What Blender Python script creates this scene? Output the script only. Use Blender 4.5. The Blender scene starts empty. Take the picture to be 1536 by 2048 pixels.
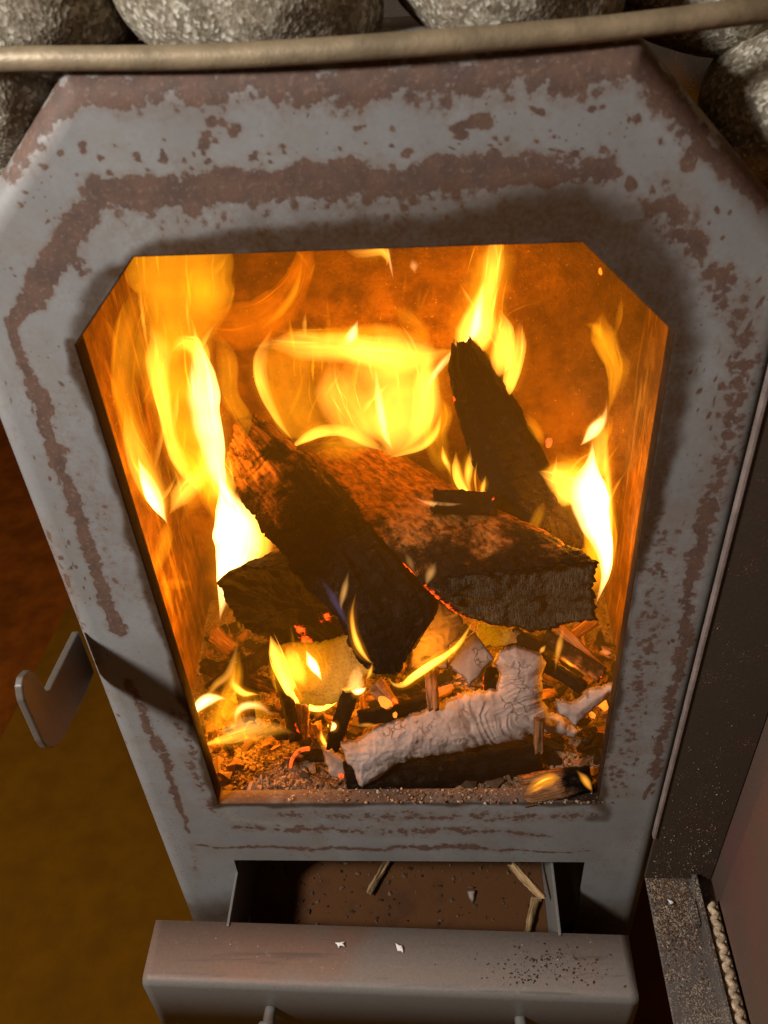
import bpy, bmesh, math, random
import numpy as np
from mathutils import Vector, Matrix

random.seed(7); RNG = np.random.default_rng(7)
SC = bpy.context.scene
COL = SC.collection

# ------------------------------------------------------------------ camera
F_PX = 1811.02
EYE = np.array([0.0302045576, -0.348979008, 0.316516181])
PITCH, YAW, ROLL = 0.687650590, -0.0792061858, -0.0679875792
FW = np.array([math.sin(YAW)*math.cos(PITCH), math.cos(YAW)*math.cos(PITCH), -math.sin(PITCH)])
_rt = np.cross(FW, [0, 0, 1]); _rt /= np.linalg.norm(_rt); _up = np.cross(_rt, FW)
RT = math.cos(ROLL)*_rt + math.sin(ROLL)*_up
UP = -math.sin(ROLL)*_rt + math.cos(ROLL)*_up

cam_d = bpy.data.cameras.new('camera')
cam = bpy.data.objects.new('camera', cam_d); COL.objects.link(cam)
cam.matrix_world = Matrix(((RT[0], UP[0], -FW[0], EYE[0]), (RT[1], UP[1], -FW[1], EYE[1]),
                           (RT[2], UP[2], -FW[2], EYE[2]), (0, 0, 0, 1)))
cam_d.sensor_fit = 'VERTICAL'; cam_d.sensor_height = 24.0; cam_d.sensor_width = 18.0
cam_d.lens = F_PX/2048*24.0
cam_d.clip_start = 0.01; cam_d.clip_end = 60
cam_d.dof.use_dof = True; cam_d.dof.focus_distance = 0.60; cam_d.dof.aperture_fstop = 10.0
SC.camera = cam

# ------------------------------------------------------------------ world, lamps, exposure
w = bpy.data.worlds.new('World'); SC.world = w; w.use_nodes = True
bg = w.node_tree.nodes['Background']; bg.inputs[0].default_value = (1.0, 0.44, 0.07, 1); bg.inputs[1].default_value = 0.10
SC.view_settings.view_transform = 'Standard'; SC.view_settings.look = 'None'
SC.view_settings.exposure = 0.0; SC.view_settings.gamma = 1.0
SC.render.engine = 'CYCLES'
cy = SC.cycles
cy.use_denoising = True; cy.sample_clamp_indirect = 2.5; cy.max_bounces = 6; cy.volume_bounces = 0
cy.caustics_reflective = False; cy.caustics_refractive = False

def area_lamp(name, loc, target, size, power, color):
    d = bpy.data.lights.new(name, 'AREA'); d.size = size; d.energy = power; d.color = color
    o = bpy.data.objects.new(name, d); COL.objects.link(o); o.location = loc
    o.rotation_euler = (Vector(target)-Vector(loc)).to_track_quat('-Z', 'Y').to_euler()
    return o
def point_lamp(name, loc, r, power, color):
    d = bpy.data.lights.new(name, 'POINT'); d.shadow_soft_size = r; d.energy = power; d.color = color
    o = bpy.data.objects.new(name, d); COL.objects.link(o); o.location = loc
    return o
# the window high up on the left, and an added weak fill lamp behind the viewer
area_lamp('window_light', (-0.73, -0.47, 0.59), (-0.12, 0.0, -0.05), 0.14, 15.5, (1.0, 0.955, 0.915))
area_lamp('room_fill', (0.2, -1.6, 1.5), (0.0, 0.0, -0.1), 1.2, 1.4, (1.0, 0.90, 0.78))
FIRE = (1.0, 0.31, 0.012)
for nm, loc, r, p in (('fire_light', (-0.105, 0.115, -0.02), .03, 0.47), ('fire_light', (-0.115, 0.095, -0.12), .02, 0.78),
                      ('fire_light', (0.01, 0.150, 0.02), .03, 0.44), ('fire_light', (0.122, 0.10, -0.07), .02, 0.81),
                      ('fire_light', (0.07, 0.150, 0.06), .02, 0.16), ('fire_light', (-0.055, 0.078, -0.185), .012, 0.48),
                      ('fire_light', (0.05, 0.10, -0.165), .015, 0.82), ('fire_light', (-0.120, 0.05, -0.192), .012, 0.68),
                      ('fire_light', (0.015, 0.042, -0.125), .012, 0.12), ('fire_light', (0.115, 0.07, -0.17), .012, 0.48)):
    point_lamp(nm, loc, r, p, FIRE)

# ------------------------------------------------------------------ picking points of the place
def ray(px, py): return ((px-768)/F_PX)*RT - ((py-1024)/F_PX)*UP + FW
def at(px, py, axis, val):
    d = ray(px, py); return EYE + d*((val-EYE[axis])/d[axis])
def at_y(px, py, y): return at(px, py, 1, y)
def at_z(px, py, z): return at(px, py, 2, z)

# ------------------------------------------------------------------ noise
def _hash(ix, iy, iz):
    h = (ix.astype(np.int64)*374761393 + iy.astype(np.int64)*668265263 + iz.astype(np.int64)*2147483647) & 0xFFFFFFFF
    h = ((h ^ (h >> 13))*1274126177) & 0xFFFFFFFF
    h = ((h ^ (h >> 16))*2246822519) & 0xFFFFFFFF
    return ((h ^ (h >> 15)) & 0xFFFFFF)/float(0xFFFFFF)
def vnoise(p):
    p = np.asarray(p, float); i = np.floor(p).astype(np.int64); f = p-i; f = f*f*(3-2*f)
    r = 0
    for dx in (0, 1):
        for dy in (0, 1):
            for dz in (0, 1):
                wgt = (f[..., 0] if dx else 1-f[..., 0])*(f[..., 1] if dy else 1-f[..., 1])*(f[..., 2] if dz else 1-f[..., 2])
                r = r + wgt*_hash(i[..., 0]+dx, i[..., 1]+dy, i[..., 2]+dz)
    return r
def fbm(p, octs=4, gain=.5):
    p = np.asarray(p, float); a = 1.; s = 0; t = 0
    for k in range(octs):
        s = s + a*vnoise(p+k*17.3); t += a; a *= gain; p = p*2.03
    return s/t
def ridged(p, octs=3):
    p = np.asarray(p, float); a = 1.; s = 0; t = 0
    for k in range(octs):
        s = s + a*(1-np.abs(2*vnoise(p+k*31.7)-1)); t += a; a *= .5; p = p*2.1
    return s/t

# ------------------------------------------------------------------ materials
def mat(name): 
    m = bpy.data.materials.new(name); m.use_nodes = True
    nt = m.node_tree; nt.nodes.clear()
    out = nt.nodes.new('ShaderNodeOutputMaterial')
    return m, nt, out
class NT:
    def __init__(s, nt): s.nt = nt
    def n(s, kind, **kw):
        nd = s.nt.nodes.new(kind)
        for k, v in kw.items():
            if k.startswith('i_'):
                key = k[2:]; key = int(key) if key.isdigit() else key
                nd.inputs[key].default_value = v
            else: setattr(nd, k, v)
        return nd
    def l(s, a, b): s.nt.links.new(a, b)
    def coord(s, scale=(1, 1, 1), attr=None, kind='Object'):
        mp = s.n('ShaderNodeMapping'); mp.inputs['Scale'].default_value = scale
        if attr:
            c = s.n('ShaderNodeAttribute', attribute_name=attr); s.l(c.outputs['Vector'], mp.inputs[0])
        else:
            c = s.n('ShaderNodeTexCoord'); s.l(c.outputs[kind], mp.inputs[0])
        return mp.outputs[0]
    def noise(s, vec, scale, detail=5, rough=.55, dist=0):
        nd = s.n('ShaderNodeTexNoise'); nd.inputs['Scale'].default_value = scale; nd.inputs['Detail'].default_value = detail
        nd.inputs['Roughness'].default_value = rough; nd.inputs['Distortion'].default_value = dist
        s.l(vec, nd.inputs['Vector']); return nd.outputs['Fac']
    def voro(s, vec, scale, feature='F1', rand=1.0):
        nd = s.n('ShaderNodeTexVoronoi', feature=feature); nd.inputs['Scale'].default_value = scale; nd.inputs['Randomness'].default_value = rand
        s.l(vec, nd.inputs['Vector']); return nd
    def math(s, op, a, b=None, c=None, clamp=False):
        nd = s.n('ShaderNodeMath', operation=op, use_clamp=clamp)
        for i, v in enumerate((a, b, c)):
            if v is None: continue
            if isinstance(v, (int, float)): nd.inputs[i].default_value = v
            else: s.l(v, nd.inputs[i])
        return nd.outputs[0]
    def ramp(s, f, lo, hi, a=0., b=1.):
        nd = s.n('ShaderNodeMapRange', interpolation_type='SMOOTHSTEP'); nd.clamp = True
        s.l(f, nd.inputs[0])
        for i, v in enumerate((lo, hi, a, b)): nd.inputs[i+1].default_value = v
        return nd.outputs[0]
    def mix(s, f, a, b, blend='MIX'):
        nd = s.n('ShaderNodeMix', data_type='RGBA', blend_type=blend)
        if isinstance(f, (int, float)): nd.inputs[0].default_value = f
        else: s.l(f, nd.inputs[0])
        for k, v in ((6, a), (7, b)):
            if isinstance(v, tuple): nd.inputs[k].default_value = (*v, 1)
            else: s.l(v, nd.inputs[k])
        return nd.outputs[2]
    def attr(s, name): return s.n('ShaderNodeAttribute', attribute_name=name).outputs['Fac']
    def bump(s, h, strength=.5, dist=.002, normal=None):
        nd = s.n('ShaderNodeBump'); nd.inputs['Strength'].default_value = strength; nd.inputs['Distance'].default_value = dist
        s.l(h, nd.inputs['Height'])
        if normal is not None: s.l(normal, nd.inputs['Normal'])
        return nd.outputs[0]
    def bsdf(s, out, color, rough=.6, metal=0., normal=None, spec=.5):
        b = s.n('ShaderNodeBsdfPrincipled')
        for key, v in (('Base Color', color), ('Roughness', rough), ('Metallic', metal), ('Specular IOR Level', spec)):
            if isinstance(v, tuple): b.inputs[key].default_value = (*v, 1)
            elif isinstance(v, (int, float)): b.inputs[key].default_value = v
            else: s.l(v, b.inputs[key])
        if normal is not None: s.l(normal, b.inputs['Normal'])
        s.l(b.outputs[0], out.inputs['Surface']); return b

PAINT = (.246, .246, .240); RUST1 = (.118, .066, .045); RUST2 = (.080, .048, .036); DARK_BROWN = (.046, .019, .003)
def panel_material():
    m, nt, out = mat('rusty_painted_steel'); g = NT(nt)
    v = g.coord()
    fine = g.noise(v, 420, 6, .65); mid = g.noise(v, 90, 5, .6); big = g.noise(v, 14, 4)
    dots = g.math('SUBTRACT', .42, g.voro(v, 210).outputs['Distance'])
    r = g.math('ADD', g.attr('rust'), g.math('ADD', g.math('MULTIPLY', g.math('SUBTRACT', fine, .5), .9), g.math('ADD', g.math('MULTIPLY', g.math('SUBTRACT', mid, .5), 1.05), g.math('MULTIPLY', dots, .5))))
    rm = g.ramp(r, .43, .60)
    spk = g.math('MULTIPLY', g.ramp(g.voro(v, 300).outputs['Distance'], .20, .11), g.ramp(g.noise(v, 26, 3), .44, .62))
    rm = g.math('MAXIMUM', rm, g.math('MULTIPLY', spk, .85))
    tint = g.ramp(r, .02, .50)
    rustc = g.mix(g.ramp(mid, .35, .65), RUST2, RUST1)
    rustc = g.mix(g.math('MULTIPLY', g.ramp(fine, .52, .70), .6), rustc, (.22, .145, .105))
    pc = g.mix(g.ramp(big, .35, .65), PAINT, (.198, .194, .188))
    pc = g.mix(g.math('MULTIPLY', g.ramp(fine, .30, .70), .18), pc, (.13, .12, .115))
    ash = g.ramp(g.math('ADD', g.attr('ashy'), g.math('MULTIPLY', g.math('SUBTRACT', fine, .5), 1.4)), .45, .75)
    pc = g.mix(g.math('MULTIPLY', ash, .6), pc, (.30, .27, .19))
    pc = g.mix(g.math('MULTIPLY', g.ramp(g.noise(v, 22, 6, .7, .3), .46, .66), .5), pc, (.185, .160, .130))
    pc = g.mix(g.math('MULTIPLY', tint, .38), pc, (.17, .118, .086))
    c = g.mix(rm, pc, rustc)
    c = g.mix(g.math('MULTIPLY', g.ramp(g.noise(v, 240, 5, .7), .60, .74), .35), c, (.25, .19, .145))
    so = g.math('ADD', g.attr('soot_and_dark'), g.math('MULTIPLY', g.math('SUBTRACT', mid, .5), .45))
    sm = g.math('MULTIPLY', g.ramp(g.math('ADD', so, g.math('MULTIPLY', g.math('SUBTRACT', big, .5), .55)), .05, 1.1), g.math('ADD', .76, g.math('MULTIPLY', fine, .30)))
    c = g.mix(sm, c, DARK_BROWN)
    rough = g.math('ADD', g.math('MULTIPLY', rm, .22), .48)
    h = g.math('ADD', g.math('MULTIPLY', rm, -.4), g.math('MULTIPLY', fine, g.math('ADD', g.math('MULTIPLY', rm, .6), .12)))
    g.bsdf(out, c, rough, 0, g.bump(h, .5, .0006), g.math('SUBTRACT', .42, g.math('MULTIPLY', sm, .36)))
    return m
M_PANEL = panel_material()

def steel_material(name, base, rustiness=.3, rcol=(.11, .055, .036), rough=.5, sc=60, ash=0.0, streak=0.):
    m, nt, out = mat(name); g = NT(nt); v = g.coord()
    a = g.noise(v, sc, 5, .6); f = g.noise(v, 500, 5, .65); b = g.noise(v, sc*.25, 4)
    rm = g.ramp(g.math('ADD', g.math('MULTIPLY', b, .7), g.math('MULTIPLY', a, .4)), .68-rustiness*.4, .80-rustiness*.4)
    c = g.mix(rm, base, rcol)
    c = g.mix(g.math('MULTIPLY', g.ramp(f, .35, .7), .25), c, tuple(x*.45 for x in base))
    if streak:
        sk = g.noise(g.coord((9, 150, 150)), 1, 5, .65, .6)
        c = g.mix(g.math('MULTIPLY', g.ramp(sk, .55, .68), streak), c, tuple(x*.42 for x in base))
        c = g.mix(g.math('MULTIPLY', g.ramp(g.noise(v, 130, 5, .7), .60, .72), streak*.8), c, tuple(x*1.45 for x in base))
    if ash:
        sp = g.noise(v, 900, 3, .7)
        c = g.mix(g.math('MULTIPLY', g.ramp(g.math('ADD', sp, g.math('MULTIPLY', a, .5)), .92-ash*.2, 1.02-ash*.2), .8), c, (.36, .31, .22))
    g.bsdf(out, c, rough, 0, g.bump(f, .35, .0004), .45)
    return m
M_GREY = steel_material('grey_painted_steel', (.165, .158, .142), .05, rough=.42)
M_LEDGE = steel_material('rust_tinted_steel', (.185, .170, .152), .38, (.205, .130, .094), .55, 9, streak=.6)
M_DARK = steel_material('dark_sooty_steel', (.045, .030, .018), .3, (.05, .025, .015), .65, ash=.12)
M_DOORLEDGE = steel_material('ashy_door_steel', (.095, .082, .074), .35, (.045, .025, .022), .6, 40, ash=.75)
M_INNERTRAY = steel_material('burnt_drawer_steel', (.085, .028, .002), .4, (.06, .018, .001), .9, 30)
M_TAB = steel_material('worn_grey_steel', (.115, .098, .078), .1, rough=.4)
M_DOORPLATE = steel_material('brown_door_steel', (.100, .066, .049), .35, (.12, .062, .05), .42, 14)  # plain reddish brown for the inner door plate

def simple(name, col, rough=.6, metal=0, bumps=None, var=.4, sc=80, spec=.5):
    m, nt, out = mat(name); g = NT(nt); v = g.coord()
    a = g.noise(v, sc, 5, .6)
    c = g.mix(g.ramp(a, .3, .7), tuple(x*(1-var) for x in col), tuple(min(1, x*(1+var)) for x in col))
    g.bsdf(out, c, rough, metal, g.bump(g.noise(v, bumps or sc*4, 5, .65), .5, .0008), spec)
    return m
M_ROD = simple('tarnished_rod_steel', (.265, .205, .125), .52, .25, 260, .25, 60)

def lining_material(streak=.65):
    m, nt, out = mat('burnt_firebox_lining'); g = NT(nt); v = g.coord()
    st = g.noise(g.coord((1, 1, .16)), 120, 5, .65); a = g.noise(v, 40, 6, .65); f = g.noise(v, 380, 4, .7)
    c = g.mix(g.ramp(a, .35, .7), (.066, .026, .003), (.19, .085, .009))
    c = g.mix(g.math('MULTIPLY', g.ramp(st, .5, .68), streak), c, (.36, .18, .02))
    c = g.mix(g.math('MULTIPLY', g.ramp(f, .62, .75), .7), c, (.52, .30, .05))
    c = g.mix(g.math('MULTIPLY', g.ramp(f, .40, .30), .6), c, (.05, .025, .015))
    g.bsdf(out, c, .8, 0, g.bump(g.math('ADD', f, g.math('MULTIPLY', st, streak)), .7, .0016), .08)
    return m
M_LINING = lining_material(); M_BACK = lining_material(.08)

def granite_material():
    m, nt, out = mat('grey_granite'); g = NT(nt); v = g.coord()
    d = g.noise(v, 60, 4, .6)
    wv = g.n('ShaderNodeVectorMath', operation='ADD'); g.l(v, wv.inputs[0])
    nz = g.n('ShaderNodeTexNoise'); nz.inputs['Scale'].default_value = 90; g.l(v, nz.inputs['Vector'])
    sc = g.n('ShaderNodeVectorMath', operation='SCALE'); sc.inputs['Scale'].default_value = .0045; g.l(nz.outputs['Color'], sc.inputs[0]); g.l(sc.outputs[0], wv.inputs[1])
    vo = g.voro(wv.outputs[0], 640); vb = g.voro(wv.outputs[0], 340)
    lum = g.n('ShaderNodeSeparateColor'); g.l(vo.outputs['Color'], lum.inputs[0])
    lum2 = g.n('ShaderNodeSeparateColor'); g.l(vb.outputs['Color'], lum2.inputs[0])
    c = g.mix(g.ramp(lum.outputs[0], .1, .9), (.135, .112, .074), (.31, .275, .205))
    c = g.mix(g.math('MULTIPLY', g.ramp(lum2.outputs[1], .62, .78), .65), c, (.11, .088, .060))
    c = g.mix(g.math('MULTIPLY', g.ramp(lum.outputs[2], .80, .92), .9), c, (.50, .47, .39))
    c = g.mix(g.math('MULTIPLY', g.ramp(d, .45, .7), .35), c, (.18, .13, .085))
    g.bsdf(out, c, .62, 0, g.bump(g.math('ADD', vo.outputs['Distance'], g.noise(v, 420, 4)), .3, .0011), .25)
    return m
M_GRANITE = granite_material()

def wood_material(name, char=.7, brown=(.16, .075, .032), black=(.005, .0032, .002), ash=0., ember=0., fib=(26, 300)):
    """'grain' attribute: x along the log, y round it (metres)"""
    m, nt, out = mat(name); g = NT(nt)
    vg = g.coord((fib[0], fib[1], fib[1]), 'grain'); vo = g.coord(); 
    fi = g.noise(vg, 1, 6, .7, .4); a = g.noise(vo, 45, 5, .6); f = g.noise(vo, 420, 5, .7)
    cm = g.ramp(g.math('ADD', g.attr('char'), g.math('MULTIPLY', g.math('SUBTRACT', a, .5), 1.3)), .35, .65)
    wc = g.mix(g.ramp(fi, .35, .65), tuple(x*.35 for x in brown), tuple(min(1, x*1.7) for x in brown))
    bc = g.mix(g.ramp(fi, .5, .85), black, (.015, .008, .004))
    c = g.mix(cm, wc, bc)
    if ash:
        am = g.ramp(g.math('ADD', g.math('MULTIPLY', g.attr('ashy'), ash), g.math('MULTIPLY', g.math('SUBTRACT', g.noise(vo, 150, 6, .75), .5), 1.5)), .5, .95)
        c = g.mix(g.math('MULTIPLY', am, .75), c, (.085, .077, .050))
    wv = g.n('ShaderNodeVectorMath', operation='ADD'); g.l(g.coord((75, 130, 130), 'grain'), wv.inputs[0]); g.l(g.n('ShaderNodeTexNoise', i_Scale=60.).outputs['Color'], wv.inputs[1])
    ce = g.voro(wv.outputs[0], 1.0, 'DISTANCE_TO_EDGE').outputs['Distance']; ck = g.math('MULTIPLY', g.ramp(ce, .10, .0), g.ramp(cm, .3, .8))
    c = g.mix(g.math('MULTIPLY', ck, .8), c, (.002, .0012, .0008))
    c = g.mix(g.math('MULTIPLY', g.math('MULTIPLY', g.ramp(g.noise(vo, 190, 5, .7), .56, .70), cm), .55), c, (.042, .026, .014))
    h = g.math('SUBTRACT', g.math('ADD', g.math('MULTIPLY', fi, 1.0), g.math('MULTIPLY', f, .4)), g.math('MULTIPLY', ck, 1.1))
    b = g.bsdf(out, c, .75, 0, g.bump(h, .8, .0022), .06)
    if ember:
        b.inputs['Emission Color'].default_value = (1, .07, .005, 1)
        em = g.math('MULTIPLY', g.ramp(g.math('ADD', g.attr('ember'), g.math('MULTIPLY', g.math('SUBTRACT', g.noise(vo, 300, 4, .7), .5), 1.1)), .55, .85), ember)
        g.l(em, b.inputs['Emission Strength'])
    return m
M_LOG = wood_material('charred_log', ash=0.0, ember=2.5)
M_LOGASH = wood_material('charred_log_with_ash', brown=(.15, .060, .013), ash=1.0, ember=2.5, fib=(110, 200))
M_STICK = wood_material('scorched_kindling', brown=(.15, .072, .030), ember=3.0)

def bark_material(name, base, crack=(.10, .055, .035), sc=1., through=0.):
    m, nt, out = mat(name); g = NT(nt); v = g.coord()
    nz = g.n('ShaderNodeTexNoise'); nz.inputs['Scale'].default_value = 70; nz.inputs['Detail'].default_value = 4; g.l(v, nz.inputs['Vector'])
    s1 = g.n('ShaderNodeVectorMath', operation='SCALE'); s1.inputs['Scale'].default_value = .022; g.l(nz.outputs['Color'], s1.inputs[0])
    ad = g.n('ShaderNodeVectorMath', operation='ADD'); g.l(v, ad.inputs[0]); g.l(s1.outputs[0], ad.inputs[1])
    ve = g.voro(ad.outputs[0], 120*sc, 'DISTANCE_TO_EDGE').outputs['Distance']
    f = g.noise(v, 600, 4, .65)
    gate = g.ramp(g.noise(v, 55, 3), .52, .62)
    cr = g.math('MULTIPLY', g.ramp(ve, .07, .0), gate)
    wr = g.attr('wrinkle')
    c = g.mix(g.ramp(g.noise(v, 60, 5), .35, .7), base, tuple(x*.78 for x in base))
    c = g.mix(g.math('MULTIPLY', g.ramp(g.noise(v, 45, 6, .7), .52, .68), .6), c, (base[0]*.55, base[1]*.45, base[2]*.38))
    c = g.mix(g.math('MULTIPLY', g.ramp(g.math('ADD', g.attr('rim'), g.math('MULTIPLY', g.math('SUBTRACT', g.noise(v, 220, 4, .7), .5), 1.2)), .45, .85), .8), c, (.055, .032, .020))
    c = g.mix(g.math('MULTIPLY', g.ramp(wr, .56, .26), .9), c, tuple(x*.16 for x in base))  # shade of the wrinkles put into the colour
    c = g.mix(g.math('MULTIPLY', cr, .8), c, crack)
    h = g.math('ADD', g.math('MULTIPLY', f, .25), g.math('MULTIPLY', cr, -1.0))
    b = g.bsdf(out, c, .8, 0, g.bump(h, .6, .0012), .25)
    if through:
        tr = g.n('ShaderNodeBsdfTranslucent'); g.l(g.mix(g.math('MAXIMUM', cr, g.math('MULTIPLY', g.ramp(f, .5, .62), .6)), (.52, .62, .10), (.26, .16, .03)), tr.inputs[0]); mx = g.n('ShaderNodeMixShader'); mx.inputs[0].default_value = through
        g.l(b.outputs[0], mx.inputs[1]); g.l(tr.outputs[0], mx.inputs[2]); g.l(mx.outputs[0], out.inputs['Surface'])
    return m
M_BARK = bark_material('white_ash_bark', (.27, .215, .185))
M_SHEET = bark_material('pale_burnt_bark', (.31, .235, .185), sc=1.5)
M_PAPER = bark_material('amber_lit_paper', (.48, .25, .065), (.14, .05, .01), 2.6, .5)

def ash_material():
    m, nt, out = mat('ash_and_char'); g = NT(nt); v = g.coord()
    a = g.noise(v, 55, 6, .7); f = g.noise(v, 650, 5, .75)
    c = g.mix(g.ramp(a, .38, .62), (.085, .048, .022), (.26, .165, .085))
    c = g.mix(g.ramp(f, .40, .68), c, (.32, .22, .13))
    c = g.mix(g.math('MULTIPLY', g.ramp(f, .44, .30), .85), c, (.03, .02, .015))
    g.bsdf(out, c, .9, 0, g.bump(f, 1.0, .003), .2)
    return m
M_ASH = ash_material()
def flake_material(name, cols):
    m, nt, out = mat(name); g = NT(nt)
    c = g.n('ShaderNodeAttribute', attribute_name='tone').outputs['Fac']
    r = g.n('ShaderNodeValToRGB'); g.l(c, r.inputs[0]); e = r.color_ramp.elements
    e[0].position = 0; e[0].color = (*cols[0], 1); e[1].position = 1; e[1].color = (*cols[-1], 1)
    for i, cc in enumerate(cols[1:-1]): k = e.new((i+1)/(len(cols)-1)); k.color = (*cc, 1)
    g.bsdf(out, r.outputs[0], .85, 0, None, .2); return m
M_FLAKE = flake_material('ash_flakes', [(.012, .008, .005), (.07, .038, .020), (.16, .10, .06), (.38, .28, .20)])
M_WHITE = simple('white_ash_flake', (.72, .72, .70), .8, var=.1)
M_CHIP = wood_material('pale_wood_chip', brown=(.30, .19, .09), fib=(30, 400))

def glow_material(name, col, strength, dark=(.02, .01, .006)):
    m, nt, out = mat(name); g = NT(nt); v = g.coord()
    a = g.noise(v, 160, 5, .7)
    b = g.bsdf(out, dark, .8)
    b.inputs['Emission Color'].default_value = (*col, 1)
    g.l(g.math('MULTIPLY', g.ramp(a, .28, .55), strength), b.inputs['Emission Strength'])
    return m
M_EMBER = glow_material('glowing_ember', (1, .10, .008), 1.6)
M_HOT = glow_material('bright_ember', (1, .20, .012), 2.2)

FLAME_COL = {'orange': (1.0, .325, .006), 'yellow': (1.0, .365, .032), 'core': (1.0, .47, .13), 'red': (1.0, .175, .001), 'blue': (.42, .36, .75), 'pale': (1.0, .46, .12)}
_fm = {}
def flame_material(kind, strength):
    k = round(math.log(max(strength, 1e-3))*5)
    if (kind, k) not in _fm:
        m, nt, out = mat(kind+'_flame'); g = NT(nt)
        e = g.n('ShaderNodeEmission'); e.inputs[0].default_value = (*FLAME_COL[kind], 1); e.inputs[1].default_value = math.exp(k/5)
        g.l(e.outputs[0], out.inputs['Volume']); _fm[(kind, k)] = m
    return _fm[(kind, k)]

# ------------------------------------------------------------------ mesh helpers
def link(name, me, m=None, parent=None):
    o = bpy.data.objects.new(name, me); COL.objects.link(o)
    if m is not None: me.materials.append(m)
    if parent is not None: o.parent = parent
    return o
def mesh(name, V, Fc, smooth=True, attrs=None):
    me = bpy.data.meshes.new(name); V = np.asarray(V, float)
    me.from_pydata(V.tolist(), [], [tuple(int(i) for i in f) for f in Fc])
    if smooth: me.polygons.foreach_set('use_smooth', np.ones(len(me.polygons), bool))
    for k, a in (attrs or {}).items():
        a = np.asarray(a, float)
        if a.ndim == 2:
            at_ = me.attributes.new(k, 'FLOAT_VECTOR', 'POINT'); at_.data.foreach_set('vector', a.ravel())
        else:
            at_ = me.attributes.new(k, 'FLOAT', 'POINT'); at_.data.foreach_set('value', a.ravel())
    me.update(); return me
def fix_normals(me):
    bm = bmesh.new(); bm.from_mesh(me); bmesh.ops.recalc_face_normals(bm, faces=bm.faces); bm.to_mesh(me); bm.free()
def grid_faces(n, m, wrap=False, base=0):
    i = np.arange(n-1)[:, None]*m; mm = m if wrap else m-1
    j = np.arange(mm)[None, :]; j2 = (j+1) % m
    return (np.stack([i+j, i+j2, i+m+j2, i+m+j], -1).reshape(-1, 4)+base)
def thing(name, label, cat, loc=(0, 0, 0), group=None):
    o = bpy.data.objects.new(name, None); COL.objects.link(o); o.location = loc; o.empty_display_size = .01
    return tag(o, label, cat, group)
def tag(o, label=None, cat=None, group=None, kind=None):
    if label: o['label'] = label
    if cat: o['category'] = cat
    if group: o['group'] = group
    if kind: o['kind'] = kind
    return o
def box(name, lo, hi, m, parent=None, bevel=.0015, seg=2):
    bm = bmesh.new(); bmesh.ops.create_cube(bm, size=1)
    lo, hi = np.array(lo), np.array(hi)
    for v in bm.verts: v.co = Vector((lo+hi)/2 + np.array(v.co)*(hi-lo))
    if bevel: bmesh.ops.bevel(bm, geom=list(bm.edges), offset=bevel, segments=seg, affect='EDGES', profile=.5)
    me = bpy.data.meshes.new(name); bm.to_mesh(me); bm.free()
    return link(name, me, m, parent)
def prism(name, pts, axis_vec, m, parent=None, bevel=0., seg=2):
    """closed polygon extruded along axis_vec"""
    bm = bmesh.new(); a = [bm.verts.new(p) for p in pts]; b = [bm.verts.new(np.array(p)+axis_vec) for p in pts]
    n = len(pts); bm.faces.new(a); bm.faces.new(b[::-1])
    for i in range(n): bm.faces.new((a[i], b[i], b[(i+1) % n], a[(i+1) % n]))
    bmesh.ops.recalc_face_normals(bm, faces=bm.faces)
    if bevel: bmesh.ops.bevel(bm, geom=list(bm.edges), offset=bevel, segments=seg, affect='EDGES', profile=.5)
    me = bpy.data.meshes.new(name); bm.to_mesh(me); bm.free()
    return link(name, me, m, parent)
def resample(P, n):
    P = np.asarray(P, float)
    if len(P) == 1: return np.repeat(P, n, 0)
    d = np.r_[0, np.cumsum(np.linalg.norm(np.diff(P[:, :3], axis=0), axis=1))]; t = np.linspace(0, d[-1], n)
    return np.stack([np.interp(t, d, P[:, k]) for k in range(P.shape[1])], 1)
def catmull(P, n):
    """smooth curve through the rows of P (all columns), n samples evenly by length of the first two"""
    P = np.asarray(P, float)
    if len(P) == 2: return resample(P, n)
    Q = np.vstack([2*P[0]-P[1], P, 2*P[-1]-P[-2]]); out = []
    for i in range(1, len(Q)-2):
        t = np.linspace(0, 1, 20, endpoint=False)[:, None]; a, b, c, d = Q[i-1], Q[i], Q[i+1], Q[i+2]
        out.append(.5*(2*b+(c-a)*t+(2*a-5*b+4*c-d)*t**2+(3*b-a-3*c+d)*t**3))
    out.append(Q[-2][None]); out = np.vstack(out)
    d = np.r_[0, np.cumsum(np.linalg.norm(np.diff(out[:, :2], axis=0), axis=1))]; t = np.linspace(0, d[-1], n)
    return np.stack([np.interp(t, d, out[:, k]) for k in range(out.shape[1])], 1)
def tube(name, P, r, m, parent=None, n=120, k=16):
    C = resample(P, n); T = np.gradient(C, axis=0); T /= np.linalg.norm(T, axis=1)[:, None]
    u = np.cross(T, [0, 0, 1.]); bad = np.linalg.norm(u, axis=1) < 1e-3; u[bad] = [1, 0, 0]
    u /= np.linalg.norm(u, axis=1)[:, None]; v = np.cross(T, u); a = np.linspace(0, 2*np.pi, k, endpoint=False)
    rr = np.broadcast_to(np.asarray(r, float), (n,))
    V = C[:, None]+rr[:, None, None]*(np.cos(a)[None, :, None]*u[:, None]+np.sin(a)[None, :, None]*v[:, None])
    Fc = grid_faces(n, k, True).tolist(); Fc += [list(range(k))[::-1], list(range((n-1)*k, n*k))]
    return link(name, mesh(name, V.reshape(-1, 3), Fc), m, parent)

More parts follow.
